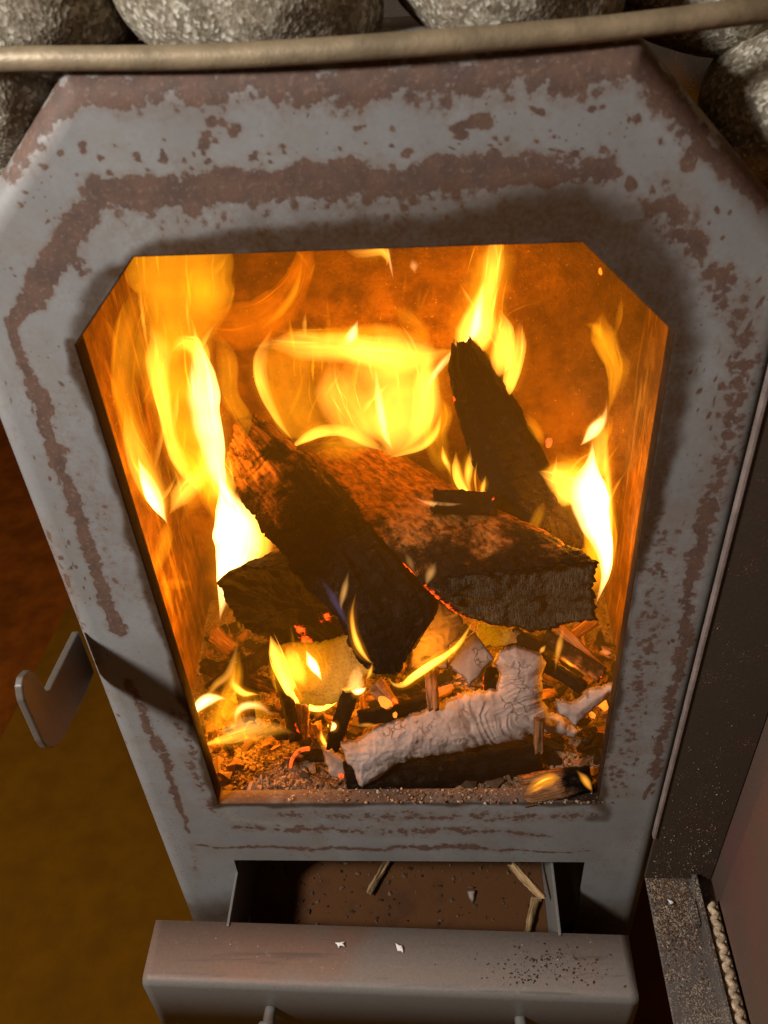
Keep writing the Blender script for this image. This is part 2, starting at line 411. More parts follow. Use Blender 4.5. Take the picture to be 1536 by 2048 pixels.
# ------------------------------------------------------------------ floor, walls of the room
floor_z = -.43
M_HEARTH = simple('brown_hearth_plate', (.082, .031, .0005), .8, var=.14, sc=30, spec=.03)
M_FLOORWOOD = simple('red_brown_floorboards', (.095, .022, .001), .8, var=.3, sc=25, spec=.03)
me = mesh('floor', [(-4, -4, floor_z-.012), (4, -4, floor_z-.012), (4, 4, floor_z-.012), (-4, 4, floor_z-.012)], [(0, 1, 2, 3)], False)
tag(link('floor', me, M_FLOORWOOD), kind='structure')
hA, hB = at_z(120, 1240, floor_z), at_z(0, 1478, floor_z)
hd = (hA-hB); hd /= np.linalg.norm(hd)
hp = [hB-hd*.6, hA+hd*.9, hA+hd*.9+np.array([1.4, -.2, 0]), hB-hd*.6+np.array([1.4, -.2, 0])]
hp = [np.array([p[0], p[1], floor_z-.011]) for p in hp]
tag(prism('hearth_floor', hp, np.array([0, 0, .011]), M_HEARTH, bevel=.002), kind='structure')

# ------------------------------------------------------------------ the stove
stove = thing('sauna_stove', 'grey painted steel sauna stove with rust stains and an open coffin shaped fire door', 'stove', (0, 0, floor_z))
def child(o):  # keep world coordinates under a thing with an offset
    o.parent = stove; o.matrix_parent_inverse = Matrix.Translation((0, 0, -floor_z)); return o

# front panel
XO, ZT, ZB = .180, .2375, -.303
OUT = np.array([(-XO, ZB), (-XO, .161), (-.1045, ZT), (.1045, ZT), (XO, .161), (XO, ZB)])
oL = [at_y(x, y, 0)[[0, 2]] for x, y in ((437, 1608), (150, 690), (266, 514), (1167, 484), (1350, 666), (1197, 1603))]
INN = np.array(oL)
def polyline(P, ns, closed=True):
    Q = np.vstack([P, P[:1]]) if closed else P; o = []
    for i, n in enumerate(ns):
        t = np.linspace(0, 1, n, endpoint=False)[:, None]; o.append(Q[i]*(1-t)+Q[i+1]*t)
    return np.vstack(o)
NS = [150, 50, 100, 50, 150, 110]
def inset(P, d):
    n = len(P); o = []
    c = P.mean(0)
    for i in range(n):
        a, b, c2 = P[i-1], P[i], P[(i+1) % n]
        e1 = (b-a)/np.linalg.norm(b-a); e2 = (c2-b)/np.linalg.norm(c2-b)
        n1 = np.array([e1[1], -e1[0]]); n2 = np.array([e2[1], -e2[0]])
        if n1 @ (c-b) < 0: n1 = -n1
        if n2 @ (c-b) < 0: n2 = -n2
        bi = n1+n2; bi /= (1+n1@n2); o.append(b+bi*d)
    return np.array(o)
def seg_dist(P, A, B):
    ab = B-A; t = np.clip(((P-A)@ab)/(ab@ab+1e-12), 0, 1); return np.linalg.norm(P-(A+t[:, None]*ab), axis=1), t
def strokes(P, lst, soft=False):
    r = np.zeros(len(P))
    for pts, inten in lst:
        q = np.array([np.r_[at_y(x, y, 0)[[0, 2]], hw] for x, y, hw in pts]); 
        for i in range(max(1, len(q)-1)):
            a = q[i]; b = q[min(i+1, len(q)-1)]
            d, t = seg_dist(P, a[:2], b[:2]); wd = (a[2]*(1-t)+b[2]*t)*(.00026 if soft or len(q) == 1 else .00042)
            f = np.clip(1-d/wd, 0, 1) if not soft else np.clip(1.0-np.clip((d-wd*.25)/(wd*1.25), 0, 1), 0, 1)
            r = np.maximum(r, inten*((np.minimum(1, f*1.8) if len(q) == 1 else f**.75) if not soft else f*f*(3-2*f)))
    return r
RUSTS = [
 ([(190, 384, 20), (260, 378, 23), (400, 374, 23), (600, 368, 24), (800, 358, 24), (950, 350, 24), (1100, 346, 23), (1200, 342, 20), (1232, 352, 10)], 1.1),
 ([(195, 384, 20), (160, 432, 18), (130, 485, 18), (112, 525, 17), (85, 562, 22), (52, 610, 18), (26, 648, 12)], 1.2),
 ([(250, 420, 40), (420, 415, 46), (700, 405, 50), (1000, 385, 46)], .50),
 ([(140, 500, 18), (165, 535, 14)], .85),
 ([(20, 640, 10), (40, 700, 12), (62, 765, 14), (95, 850, 15), (122, 930, 16), (146, 1005, 17), (170, 1075, 17), (195, 1140, 17), (215, 1200, 18), (236, 1265, 18)], 1.05),
 ([(262, 1362, 15), (282, 1410, 14), (303, 1460, 15), (328, 1525, 13), (350, 1592, 9), (376, 1662, 5)], .92),
 ([(110, 820, 40), (170, 980, 45), (250, 1180, 45)], .36),
 ([(240, 1000, 30), (300, 1180, 30), (330, 1260, 26)], .38),
 ([(350, 1420, 28), (400, 1560, 26), (430, 1620, 20)], .55),
 ([(180, 1300, 16), (200, 1420, 14), (240, 1530, 14), (290, 1660, 12)], .50),
 ([(90, 1060, 16), (130, 1190, 18), (160, 1250, 14)], .55),
 ([(1320, 400, 36), (1360, 430, 34)], .80), ([(1350, 470, 18), (1395, 490, 20), (1400, 510, 14)], .85),
 ([(1395, 520, 22), (1440, 570, 30), (1475, 630, 34), (1492, 700, 36), (1480, 780, 36), (1462, 860, 36), (1445, 940, 34), (1425, 1020, 30)], .66),
 ([(1425, 1010, 26), (1402, 1080, 24), (1385, 1150, 22), (1372, 1250, 20), (1352, 1350, 18), (1330, 1450, 16), (1306, 1550, 14), (1292, 1600, 6)], .90),
 ([(1330, 1060, 60), (1300, 1230, 60), (1262, 1420, 50), (1232, 1580, 40)], .53),
 ([(60, 285, 22), (100, 235, 20), (165, 185, 26), (400, 176, 30), (800, 160, 32), (1100, 138, 34), (1275, 125, 34), (1340, 195, 28), (1440, 300, 20), (1536, 400, 16)], .95),
 ([(0, 350, 16), (40, 320, 20), (60, 285, 20)], .8),
 ([(400, 1692, 6), (470, 1694, 8), (700, 1698, 12), (950, 1694, 16), (1060, 1700, 5), (1180, 1702, 3)], .82),
 ([(480, 1655, 18), (620, 1660, 20), (800, 1662, 30), (960, 1660, 22), (1100, 1672, 6)], .66),
 ([(560, 1630, 26), (850, 1635, 30), (1180, 1630, 26)], .62),
 ([(385, 1690, 8), (392, 1750, 10)], .45), ([(1262, 1690, 6), (1240, 1760, 6)], .3),
]
SPOTS = [(410, 290, 14), (412, 270, 9), (466, 266, 13), (418, 245, 10), (440, 246, 9), (325, 303, 8), (270, 305, 7), (270, 315, 6), (165, 300, 7), (165, 312, 6), (125, 303, 7), (92, 332, 6), (410, 328, 6), (425, 326, 6),
         (155, 355, 5), (40, 372, 9), (40, 405, 6), (97, 445, 5), (15, 537, 6), (20, 555, 6), (710, 246, 6), (725, 246, 7), (815, 304, 9), (915, 245, 14), (935, 242, 12), (960, 244, 14), (922, 270, 12), (985, 283, 6), (1095, 222, 8), (1083, 215, 6),
         (1195, 210, 8), (1210, 210, 6), (1280, 247, 9), (1262, 247, 6), (1325, 280, 7), (1360, 265, 8), (1368, 280, 7), (1385, 320, 18), (1390, 300, 10), (1300, 370, 10), (1265, 365, 12), (1205, 309, 6), (1430, 415, 7), (1465, 425, 7), (1415, 445, 7), (1450, 477, 6), (1515, 563, 8), (1525, 605, 7), (1505, 650, 7),
         (730, 286, 4), (510, 312, 6), (540, 325, 5), (566, 310, 4)]
_r = np.random.default_rng(3)
for _ in range(420):
    t = _r.random(); x0, y0 = [(60+180*t, 760+900*t), (1450-160*t, 700+900*t), (200+1000*t, 320+_r.normal()*12)][_r.integers(3)]
    SPOTS.append((x0+_r.normal()*34, y0+_r.normal()*26, 2.0+_r.random()**3*6))
for x, y, r_ in SPOTS: RUSTS.append(([(x, y, r_*1.15)], .95))
SOOT_AND_DARK = [  # soot round the opening, plus a soft dark brown patch at its upper right
 ([(225, 540, 20), (300, 498, 26), (600, 482, 38), (900, 466, 50), (1130, 440, 66), (1225, 480, 76), (1300, 575, 70), (1350, 665, 52), (1352, 740, 42), (1330, 860, 34), (1305, 990, 26), (1275, 1130, 20)], 1.0),
 ([(1000, 440, 60), (1180, 420, 54)], .6), ([(500, 450, 44), (900, 425, 56)], .5),
 ([(225, 540, 26), (170, 645, 26), (162, 740, 18), (200, 860, 12)], .85),
 ([(150, 690, 16), (300, 1172, 18), (437, 1608, 16)], 1.0),
 ([(437, 1610, 16), (800, 1606, 18), (1197, 1605, 18), (1240, 1330, 16), (1290, 1000, 20)], .9),
 ([(1190, 1600, 24), (1210, 1640, 20), (1180, 1640, 20)], .7),
]
ASHY = [([(340, 1330, 30), (420, 1560, 34), (470, 1640, 40), (620, 1655, 36)], .62), ([(100, 900, 12), (150, 1020, 10)], .4), ([(1380, 330, 30), (1480, 360, 26), (1536, 420, 26)], .4), ([(250, 1000, 26), (330, 1250, 24)], .42)]

def panel_mesh():
    rad = .0125; prof = []
    for k in range(7):                       # the rolled edge, from the back flange to the face
        a = k/6*math.pi/2; prof.append((rad*(1-math.cos(a)), rad*(1-math.sin(a))))
    rings = [(inset(OUT, 0), .045), (inset(OUT, 0), .028)] + [(inset(OUT, d), y) for d, y in prof]
    rings2 = []
    for P, y in rings:                       # the roll runs out at the straight bottom edge
        P = P.copy(); P[0, 1] = ZB; P[5, 1] = ZB; rings2.append((P, y))
    fi = rings2[-1][0]
    V = []; 
    def add(P, y):
        L = polyline(P, NS); V.append(np.stack([L[:, 0], np.full(len(L), y), L[:, 1]], 1))
    for P, y in rings2: add(P, y)
    for t in np.linspace(0, 1, 70)[1:]: add(fi*(1-t)+INN*t, 0.0)
    c = INN.mean(0)
    add(INN+(c-INN)*.002, .0006); add(INN+(c-INN)*.002, .0105)
    V = np.array(V); n, m = V.shape[:2]
    Vf = V.reshape(-1, 3); Fc = grid_faces(n, m, True)
    ring_i, col = np.divmod(np.arange(len(Fc)), m); nb = sum(NS[:5])
    Fc = Fc[~((ring_i < len(rings2)-1) & (col >= nb))]
    # corner rounding: pull the chamfer corners in a little
    return Vf, Fc
Vp, Fp = panel_mesh()
def leg_patch(x0, x1, z0=ZB, z1=floor_z):
    rad = .0125; n = 50; sg = -1 if abs(x0) > abs(x1) else 1; xi, xo = (x1, x0) if sg < 0 else (x0, x1)
    prof = [(xi+(xo-sg*rad-xi)*t, 0.) for t in np.linspace(0, 1, 26)]+[(xo-sg*rad*(1-math.sin(a)), rad*(1-math.cos(a))) for a in np.linspace(0, math.pi/2, 7)[1:]]+[(xo, .028), (xo, .045)]
    prof = np.array(prof); m = len(prof); Z = np.linspace(z0, z1, n)
    V = np.stack([np.tile(prof[:, 0], (n, 1)), np.tile(prof[:, 1], (n, 1)), np.repeat(Z[:, None], m, 1)], -1)
    return V.reshape(-1, 3), grid_faces(n, m)
SL, SR = -.1265, .1315
base = len(Vp)
for x0, x1 in ((-XO, SL), (SR, XO)):
    v_, f_ = leg_patch(x0, x1); Fp = np.vstack([Fp, f_+base]); Vp = np.vstack([Vp, v_]); base = len(Vp)
XZ = Vp[:, [0, 2]]
wp = np.c_[XZ, 0*XZ[:, 0]]
XZ = XZ + np.stack([fbm(wp*60, 3)-.5, fbm(wp*60+9, 3)-.5], 1)*.009
rust = strokes(XZ, RUSTS); soot_and_dark = strokes(XZ, SOOT_AND_DARK, True); ashy = strokes(XZ, ASHY)
low = np.clip((-.335-Vp[:, 2])/.05, 0, 1); soot_and_dark = np.maximum(soot_and_dark, low*.75)  # legs turn darker brown towards the floor
me = mesh('front_panel', Vp, Fp, True, {'rust': rust, 'soot_and_dark': soot_and_dark, 'ashy': ashy})
bm = bmesh.new(); bm.from_mesh(me); bmesh.ops.remove_doubles(bm, verts=bm.verts, dist=1e-5); bmesh.ops.recalc_face_normals(bm, faces=bm.faces); bm.to_mesh(me); bm.free()
pan = child(link('front_panel', me, M_PANEL))
pan.data.materials.append(simple('soot_black_edge', (.016, .009, .005), .85, spec=.1))
for p in pan.data.polygons:
    if p.center.y > .0003 and p.center.y < .0107 and abs(p.center.x) < .14 and p.center.z > -.2255 and p.center.z < .18: p.material_index = 1
child(box('slot_edge', (SL, .0004, ZB+.0002), (SR, .0034, ZB+.003), M_GREY, bevel=0))
child(box('slot_edge', (SL-.0030, .0004, floor_z), (SL-.0001, .0034, ZB), M_GREY, bevel=0))
child(box('slot_edge', (SR+.0001, .0004, floor_z), (SR+.0030, .0034, ZB), M_GREY, bevel=0))

# casing behind the panel
cas = np.array([(-.177, ZB), (-.177, .150), (-.12, .205), (.12, .205), (.177, .150), (.177, ZB)]); L = polyline(cas, [1]*6)
V = [(x, y, z) for y in (.020, .235) for x, z in L]; n = len(L)
Fc = [(i, (i+1) % n, n+(i+1) % n, n+i) for i in range(n)]+[tuple(range(n, 2*n))]
child(link('casing', mesh('casing', V, Fc, False), M_DARK))
child(prism('back_wall', [(-.172, .190, -.262), (.172, .190, -.262), (.172, .190, .146), (.115, .190, .200), (-.115, .190, .200), (-.172, .190, .146)], np.array([0, .008, 0]), M_BACK))
child(box('side_wall', (-.174, .006, -.262), (-.165, .1895, .147), M_LINING, bevel=0))
child(box('side_wall', (.165, .006, -.262), (.174, .1895, .147), M_LINING, bevel=0))
child(box('fire_grate', (-.1648, .006, -.262), (.1648, .1895, -.256), M_DARK, bevel=0))
child(box('base_plate', (-.176, .012, floor_z), (.176, .235, floor_z+.008), M_DARK))

# latch catch sticking out on the left
lp = [(0, -.055), (-.040, -.0505), (-.0475, -.050), (-.0500, -.047), (-.0520, -.030), (-.0550, -.0245), (-.0620, -.0215), (-.0665, -.0235), (-.0695, -.030), (-.0705, -.062), (-.0690, -.070), (-.0640, -.0768), (-.053, -.0830), (-.032, -.0870), (-.016, -.0900), (0, -.0905)]
child(prism('latch_catch', [(-.1765, y, z) for y, z in lp], np.array([-.0042, 0, 0]), M_TAB, bevel=.0009))

# guard rod round the stones
rp = [np.array((-.42, .20, .225)), np.array((-.30, .085, .233)), np.array((-.20, .024, .2365))]+[at_y(*p) for p in ((0, 119, .006), (400, 114, .0015), (800, 90, .000), (1200, 58, .004), (1536, 20, .012))]
rp += [np.array((.24, .05, .2375)), np.array((.32, .12, .233)), np.array((.42, .24, .225))]
child(tube('guard_rail', catmull(np.array(rp), 160), .0043, M_ROD, n=160))
child(box('stone_tray', (-.33, .022, .118), (-.179, .36, .124), M_DARK))
child(box('stone_tray', (.179, .022, .118), (.33, .36, .124), M_DARK))
child(box('basket_back', (-.33, .36, .118), (.33, .366, .27), M_DARK))

# door swung open to the right
door = link('door', bpy.data.meshes.new('door'), None); bpy.data.meshes.remove(door.data) if False else None
DX, DZ0, DZ1, DY = .2225, -.3195, .236, -.365
def door_plate():
    pts = [(DX, -.001, DZ0), (DX, -.001, .16), (DX, -.075, DZ1), (DX, DY+.075, DZ1), (DX, DY, .16), (DX, DY, DZ0)]
    bm = bmesh.new(); a = [bm.verts.new(p) for p in pts]; b = [bm.verts.new((p[0]+.004, p[1], p[2])) for p in pts]
    bm.faces.new(a); bm.faces.new(b[::-1])
    for i in range(6): bm.faces.new((a[i], b[i], b[(i+1) % 6], a[(i+1) % 6]))
    bmesh.ops.recalc_face_normals(bm, faces=bm.faces); bm.to_mesh(door.data); bm.free()
door_plate(); door.data.materials.append(M_DOORPLATE); child(door)
def dpart(o): o.parent = door; return o
fl = box('hinge_flange', (.1745, -.0045, DZ0+.0025), (DX-.0005, -.0015, .160), M_DARK, bevel=.0006); dpart(fl)
M_EDGE = simple('lit_flange_edge', (.20, .155, .135), .5, var=.25)  # the light on the flange edge is put into this paler colour
dpart(box('flange_edge', (.1728, -.0058, -.262), (.1748, -.0012, .150), M_EDGE, bevel=.0004))
dpart(box('bottom_flange', (.1755, DY, DZ0-.0025), (DX-.0005, -.0012, DZ0), M_DOORLEDGE, bevel=.0006))
dpart(box('gasket_lip', (.2065, DY, DZ0+.0005), (.2098, -.006, DZ0+.0125), M_DOORLEDGE, bevel=.0006))
dpart(box('lip_clip', (.2015, -.040, DZ0+.0003), (.2058, -.022, DZ0+.0075), M_DOORLEDGE, bevel=.0005))
ins = prism('glass_frame', [(DX-.0007, -.030, DZ0+.02), (DX-.0007, -.030, .13), (DX-.0007, -.085, .20), (DX-.0007, DY+.085, .20), (DX-.0007, DY+.03, .13), (DX-.0007, DY+.03, DZ0+.02)], np.array([-.004, 0, 0]), M_DOORPLATE, bevel=.0015); dpart(ins)
# braided rope gasket: strands wound round each other
rope_m = simple('braided_glass_rope', (.42, .32, .21), .9, var=.55, sc=300)
ny = 160; yy = np.linspace(-.026, DY+.01, ny)
for s_ in range(4):
    ph = yy*2*np.pi/.016+s_*np.pi/2
    sgn = 1 if s_ % 2 else -1
    P = np.stack([.2158+.0028*np.cos(sgn*ph), yy, DZ0+.0066+.0026*np.sin(sgn*ph)], 1)
    dpart(tube('gasket_strand', P, .0024, rope_m, n=260, k=8))

# ------------------------------------------------------------------ ash drawer, pulled out
def dch(o): o.parent = drawer; return o
zL = -.325
def drawer_front():
    # folded ledge and front: a profile in y,z swept along x, rounded at the fold
    prof = [(-.0355, zL)]
    prof += [(-.073, zL)]+[(-.073-.005*math.sin(a), zL-.005+.005*math.cos(a)) for a in np.linspace(.15, math.pi/2, 7)]+[(-.078, -.415)]
    xs = np.linspace(-.1815, .1570, 60); sk = lambda x: (-(x+.1815)/.3385*.0075)
    V = [(x, y+sk(x), z) for x in xs for y, z in prof]; k = len(prof)
    me = mesh('front_plate', V, grid_faces(len(xs), k))
    bm = bmesh.new(); bm.from_mesh(me)
    me2 = me; bm.free()
    return me2
drawer = fp = child(link('ash_drawer', drawer_front(), M_LEDGE)); fp['label'] = 'pulled out ash drawer with a rust tinted top ledge'; fp.data.materials.append(M_GREY)
for p in fp.data.polygons:
    zc = sum(fp.data.vertices[i].co.z for i in p.vertices)/4
    if zc < zL-.0012: p.material_index = 1
so_ = fp.modifiers.new('thickness', 'SOLIDIFY'); so_.thickness = .003; so_.offset = 0
dch(box('end_cap', (-.1815, -.076, -.415), (-.179, -.037, zL-.003), M_GREY, bevel=.0008))
dch(box('end_cap', (.1545, -.083, -.415), (.1568, -.044, zL-.003), M_GREY, bevel=.0008))
dch(box('drawer_side', (-.1285, -.040, -.385), (-.1265, .170, zL+.003), M_GREY, bevel=.0005))
dch(box('drawer_side', (.1085, -.044, -.385), (.1105, .170, zL+.003), M_GREY, bevel=.0005))
dch(box('drawer_bottom', (-.1264, -.040, -.388), (.1084, .170, -.385), M_INNERTRAY, bevel=0))
dch(box('drawer_back', (-.1264, .168, -.385), (.1084, .170, zL), M_INNERTRAY, bevel=0))
hp_ = [(-.095, -.080, -.358), (-.095, -.092, -.357), (-.088, -.097, -.358), (.072, -.101, -.358), (.080, -.097, -.357), (.080, -.084, -.358)]
dch(tube('handle', catmull(np.array(hp_), 80), .0042, M_GREY, n=80, k=10))

# ------------------------------------------------------------------ stones
def stone(px, py, y, rx, ry, rz, seed, label, rot=0.):
    c = at_y(px, py, y); bm = bmesh.new(); bmesh.ops.create_icosphere(bm, subdivisions=5, radius=1)
    P = np.array([v.co for v in bm.verts])
    d = 1+.30*(fbm(P*1.1+seed*9.1, 2)-.5)+.05*(fbm(P*5+seed, 3)-.5)
    P = P*d[:, None]*np.array([rx, ry, rz]); 
    for v, p in zip(bm.verts, P): v.co = Vector(p)
    me = bpy.data.meshes.new('sauna_stone'); bm.to_mesh(me); bm.free(); me.polygons.foreach_set('use_smooth', np.ones(len(me.polygons), bool))
    o = link('sauna_stone', me, M_GRANITE); o.location = c; o.rotation_euler = (seed*.7 % .5, seed*.37 % .4, rot)
    return tag(o, label, 'stone', 'sauna stones on top of the stove')
stone(70, -25, .055, .039, .04, .036, 1, 'speckled granite stone above the left end of the guard rod, at the top left corner')
stone(478, -62, .052, .056, .045, .039, 2, 'largest pale rounded granite stone above the rod, left of centre')
stone(1005, -62, .064, .050, .045, .034, 3, 'granite stone behind the rod above the middle of the stove, right of the largest stone')
stone(25, 185, .040, .026, .03, .034, 4, 'granite stone below the left end of the rod beside the chamfered panel corner', .3)
stone(1555, 205, .062, .031, .04, .030, 5, 'shaded granite stone below the right end of the rod beside the chamfered corner')
stone(1420, -85, .095, .045, .04, .036, 6, 'dim brownish granite stone above the right end of the rod')
stone(1590, 430, .065, .030, .03, .03, 7, 'dark stone low at the right edge behind the chamfered panel corner')
stone(-60, 330, .06, .03, .03, .03, 8, 'dark stone low at the left edge behind the panel')

# ------------------------------------------------------------------ logs
def rail_log(name, rails, back, m, label, cat='log', group=None, n=170, per=10, rough=.0022, seed=0, jag=.004, char=None, ashy=None, ember=None, groove=0., parent=None):
    """rails: visible long edges of the log, each a list of (px, py, y); back: offset(s) that give the hidden edges"""
    R = [resample(np.array([at_y(*p) for p in r]), n) for r in rails]
    if back is not None:
        b = np.array(back); R = R + [R[-1]+b, R[0]+b]
    R = np.array(R)                                     # k, n, 3
    k = R.shape[0]; ring = []
    for i in range(k):
        a, b2 = R[i], R[(i+1) % k]; ln = max(4, int(per*np.linalg.norm(a-b2, axis=1).mean()/.012))
        for t in np.linspace(0, 1, ln, endpoint=False): ring.append(a*(1-t)+b2*t)
    G = np.array(ring).transpose(1, 0, 2)               # n, m, 3
    m_ = G.shape[1]
    for _ in range(2): G = G*.5+.25*(np.roll(G, 1, 1)+np.roll(G, -1, 1))
    C = G.mean(1, keepdims=True); axis = C[-1, 0]-C[0, 0]; Ln = np.linalg.norm(axis); axis /= Ln
    D = G-C; D -= (D@axis)[..., None]*axis; D /= np.linalg.norm(D, axis=2, keepdims=True)+1e-9
    per_len = np.cumsum(np.r_[0, np.linalg.norm(np.diff(G[n//2], axis=0), axis=1)])
    s = np.linspace(0, Ln, n)
    grain = np.stack(np.broadcast_arrays(s[:, None], per_len[None, :], 0.*s[:, None]+seed), -1)
    nz = fbm(np.stack([grain[..., 0]*22, grain[..., 1]*230, grain[..., 2]], -1), 4, .6)-.5
    nz2 = fbm(G*70+seed, 4)-.5; cr = ridged(np.stack([grain[..., 0]*70, grain[..., 1]*45, grain[..., 2]], -1), 2)
    if groove:
        gv = ridged(np.stack([grain[..., 0]*9+nz2*.5, grain[..., 1]*95+nz2*1.2, grain[..., 2]], -1), 3); ck = ridged(np.stack([grain[..., 0]*120+nz2*3, grain[..., 1]*28, grain[..., 2]+4], -1), 2)
        G = G+D*((gv-.62)*groove-np.clip(ck-.80, 0, 1)*groove*2.2)[..., None]
    G = G+D*(nz*rough*1.6+nz2*rough*2.6-np.clip(cr-.86, 0, 1)*rough*5)[..., None]
    # ragged ends
    je = (fbm(np.stack([per_len*260, 0*per_len, 0*per_len+seed], -1), 3, .7)-.5)*jag*2
    fall = np.clip(1-s/.012, 0, 1)[:, None]; G = G+axis*(fall*je[None])[..., None]
    fall = np.clip(1-(Ln-s)/.012, 0, 1)[:, None]; G = G+axis*(fall*np.roll(je, m_//3)[None])[..., None]
    V = [G.reshape(-1, 3)]; GR = [grain.reshape(-1, 3)]; Fc = grid_faces(n, m_, True).tolist(); base = n*m_
    S = [np.repeat(s/Ln, m_)]; EN = [np.zeros(n*m_)]
    for e, row in ((0, G[0]), (1, G[-1])):
        c = row.mean(0); prev = list(range(m_)) if e == 0 else list(range((n-1)*m_, n*m_)); K = 14
        for q in range(1, K):
            t = q/K; pts = row*(1-t)+c*t
            ax_d = (pts-c)@axis; tilt = 1 if q == 1 else 0
            flat = row-(((row-c)@axis-np.convolve(np.tile((row-c)@axis, 3), np.ones(m_//3)/(m_//3), 'same')[m_:2*m_]))[:, None]*axis
            kk = np.ones(max(3, m_//9)); kk /= len(kk); fs = np.stack([np.convolve(np.tile(flat[:, d], 3), kk, 'same')[m_:2*m_] for d in range(3)], 1)
            if q > 1: pts = (flat+(fs-flat)*min(1, t*4))*(1-t)+c*t
            pts = pts+axis*((fbm(pts*160+seed, 4, .6)-.5)*rough*4*(1 if q > 1 else .4)+(ridged(pts*34+seed, 2)-.6)*rough*5*min(1, q/4))[:, None]
            V.append(pts); GR.append(np.stack([pts[:, 0]*9, pts[:, 1]*.6, pts[:, 2]*.6], -1)); S.append(np.full(m_, float(e))); EN.append(np.ones(m_))
            cur = list(range(base, base+m_)); base += m_
            for j in range(m_): 
                f = (prev[j], prev[(j+1) % m_], cur[(j+1) % m_], cur[j]); Fc.append(f[::-1] if e == 0 else f)
            prev = cur
        V.append(c[None]); GR.append(np.zeros((1, 3))); S.append(np.array([float(e)])); EN.append(np.ones(1))
        for j in range(m_): Fc.append((prev[j], prev[(j+1) % m_], base) if e else (prev[(j+1) % m_], prev[j], base))
        base += 1
    V = np.vstack(V); S = np.concatenate(S); EN = np.concatenate(EN); GR = np.vstack(GR)
    at_ = {'grain': GR, 'char': char(S, V, EN) if char else np.full(len(V), .8), 'ashy': ashy(S, V, EN) if ashy else np.zeros(len(V)), 'ember': ember(S, V, EN) if ember else np.zeros(len(V))}
    me = mesh(name, V, Fc, True, at_); fix_normals(me)
    o = link(name, me, m, parent)
    if parent is None: tag(o, label, cat, group)
    return o
def near(V, pts, r):
    d = np.full(len(V), 9.)
    for p in pts: d = np.minimum(d, np.linalg.norm(V-at_y(*p), axis=1))
    return np.clip(1-d/r, 0, 1)
def near_line(V, pts, r):
    P = [at_y(*p) for p in pts]; d = np.full(len(V), 9.)
    for a, b in zip(P[:-1], P[1:]): d = np.minimum(d, seg_dist(V, a, b)[0])
    return np.clip(1-d/r, 0, 1)

log1 = rail_log('split_log',
    [[(447, 940, .125), (490, 1010, .105), (545, 1085, .085), (640, 1200, .058), (700, 1285, .042), (720, 1318, .036), (748, 1345, .031)],
     [(470, 845, .140), (560, 955, .112), (640, 1055, .086), (715, 1150, .062), (775, 1250, .042), (800, 1310, .034), (795, 1348, .030)],
     [(500, 832, .150), (600, 915, .128), (695, 1015, .102), (780, 1110, .077), (856, 1195, .054), (862, 1240, .046), (826, 1290, .038)]],
    (.004, .026, -.020), M_LOG, 'charred split log leaning diagonally across the fire, its lower end in the middle', group='burning logs',
    seed=1.3, n=230, per=14, groove=.0075, char=lambda S, V, E: .34+S*1.0+E*.4, ember=lambda S, V, E: near_line(V, [(640, 1180, .07), (700, 1250, .05)], .006)*.35)
log2 = rail_log('split_log',
    [[(848, 1170, .055), (760, 1075, .092), (690, 990, .13), (612, 905, .170)],
     [(935, 1150, .054), (850, 1050, .095), (780, 980, .13), (690, 895, .175)],
     [(1050, 1138, .055), (950, 1040, .098), (870, 970, .135), (760, 900, .178)],
     [(1190, 1118, .060), (1080, 1050, .098), (960, 1000, .138), (832, 925, .178)],
     [(1188, 1240, .064), (1080, 1170, .102), (970, 1120, .140), (840, 1040, .182)],
     [(1060, 1264, .058), (960, 1170, .098), (860, 1100, .135), (760, 1030, .175)],
     [(915, 1234, .055), (810, 1140, .092), (730, 1060, .13), (640, 985, .170)]],
    None, M_LOGASH, 'wide flat split log with grey ash on its front end, right of leaning log', group='burning logs',
    seed=4.1, groove=.003, n=190, rough=.0017, jag=.006, char=lambda S, V, E: np.clip(.74-S*.85, .10, 1)+E*.5,
    ashy=lambda S, V, E: E*(S < .5)*(.42+.45*np.clip((V[:, 0]-.035)/.02, 0, 1)*np.clip(1.6-np.abs(V[:, 0]-.075)/.03, .55, 1))+np.clip(.12-S, 0, .12)*2,
    ember=lambda S, V, E: near_line(V, [(812, 1130, .075), (850, 1180, .055), (925, 1242, .055)], .008)*.95+near_line(V, [(925, 1242, .055), (1050, 1262, .055)], .004)*.5)
log3 = rail_log('split_log',
    [[(432, 1163, .088), (548, 1092, .150)], [(488, 1132, .086), (590, 1080, .150)], [(620, 1140, .084), (690, 1085, .150)], [(740, 1200, .084), (800, 1120, .150)],
     [(715, 1264, .082), (780, 1180, .15)], [(650, 1290, .080), (720, 1210, .15)], [(580, 1312, .080), (660, 1230, .15)], [(475, 1242, .084), (570, 1170, .15)]],
    None, M_LOG, 'black round log end with tiny red embers, under the leaning log on the left', group='burning logs', seed=7.7, n=110, rough=.0022, jag=.005,
    char=lambda S, V, E: np.where(E > .5, 1.2, .75-S*.3), ember=lambda S, V, E: E*(near(V, [(600, 1262, .08), (652, 1240, .08), (612, 1282, .08)], .012)*1.0))
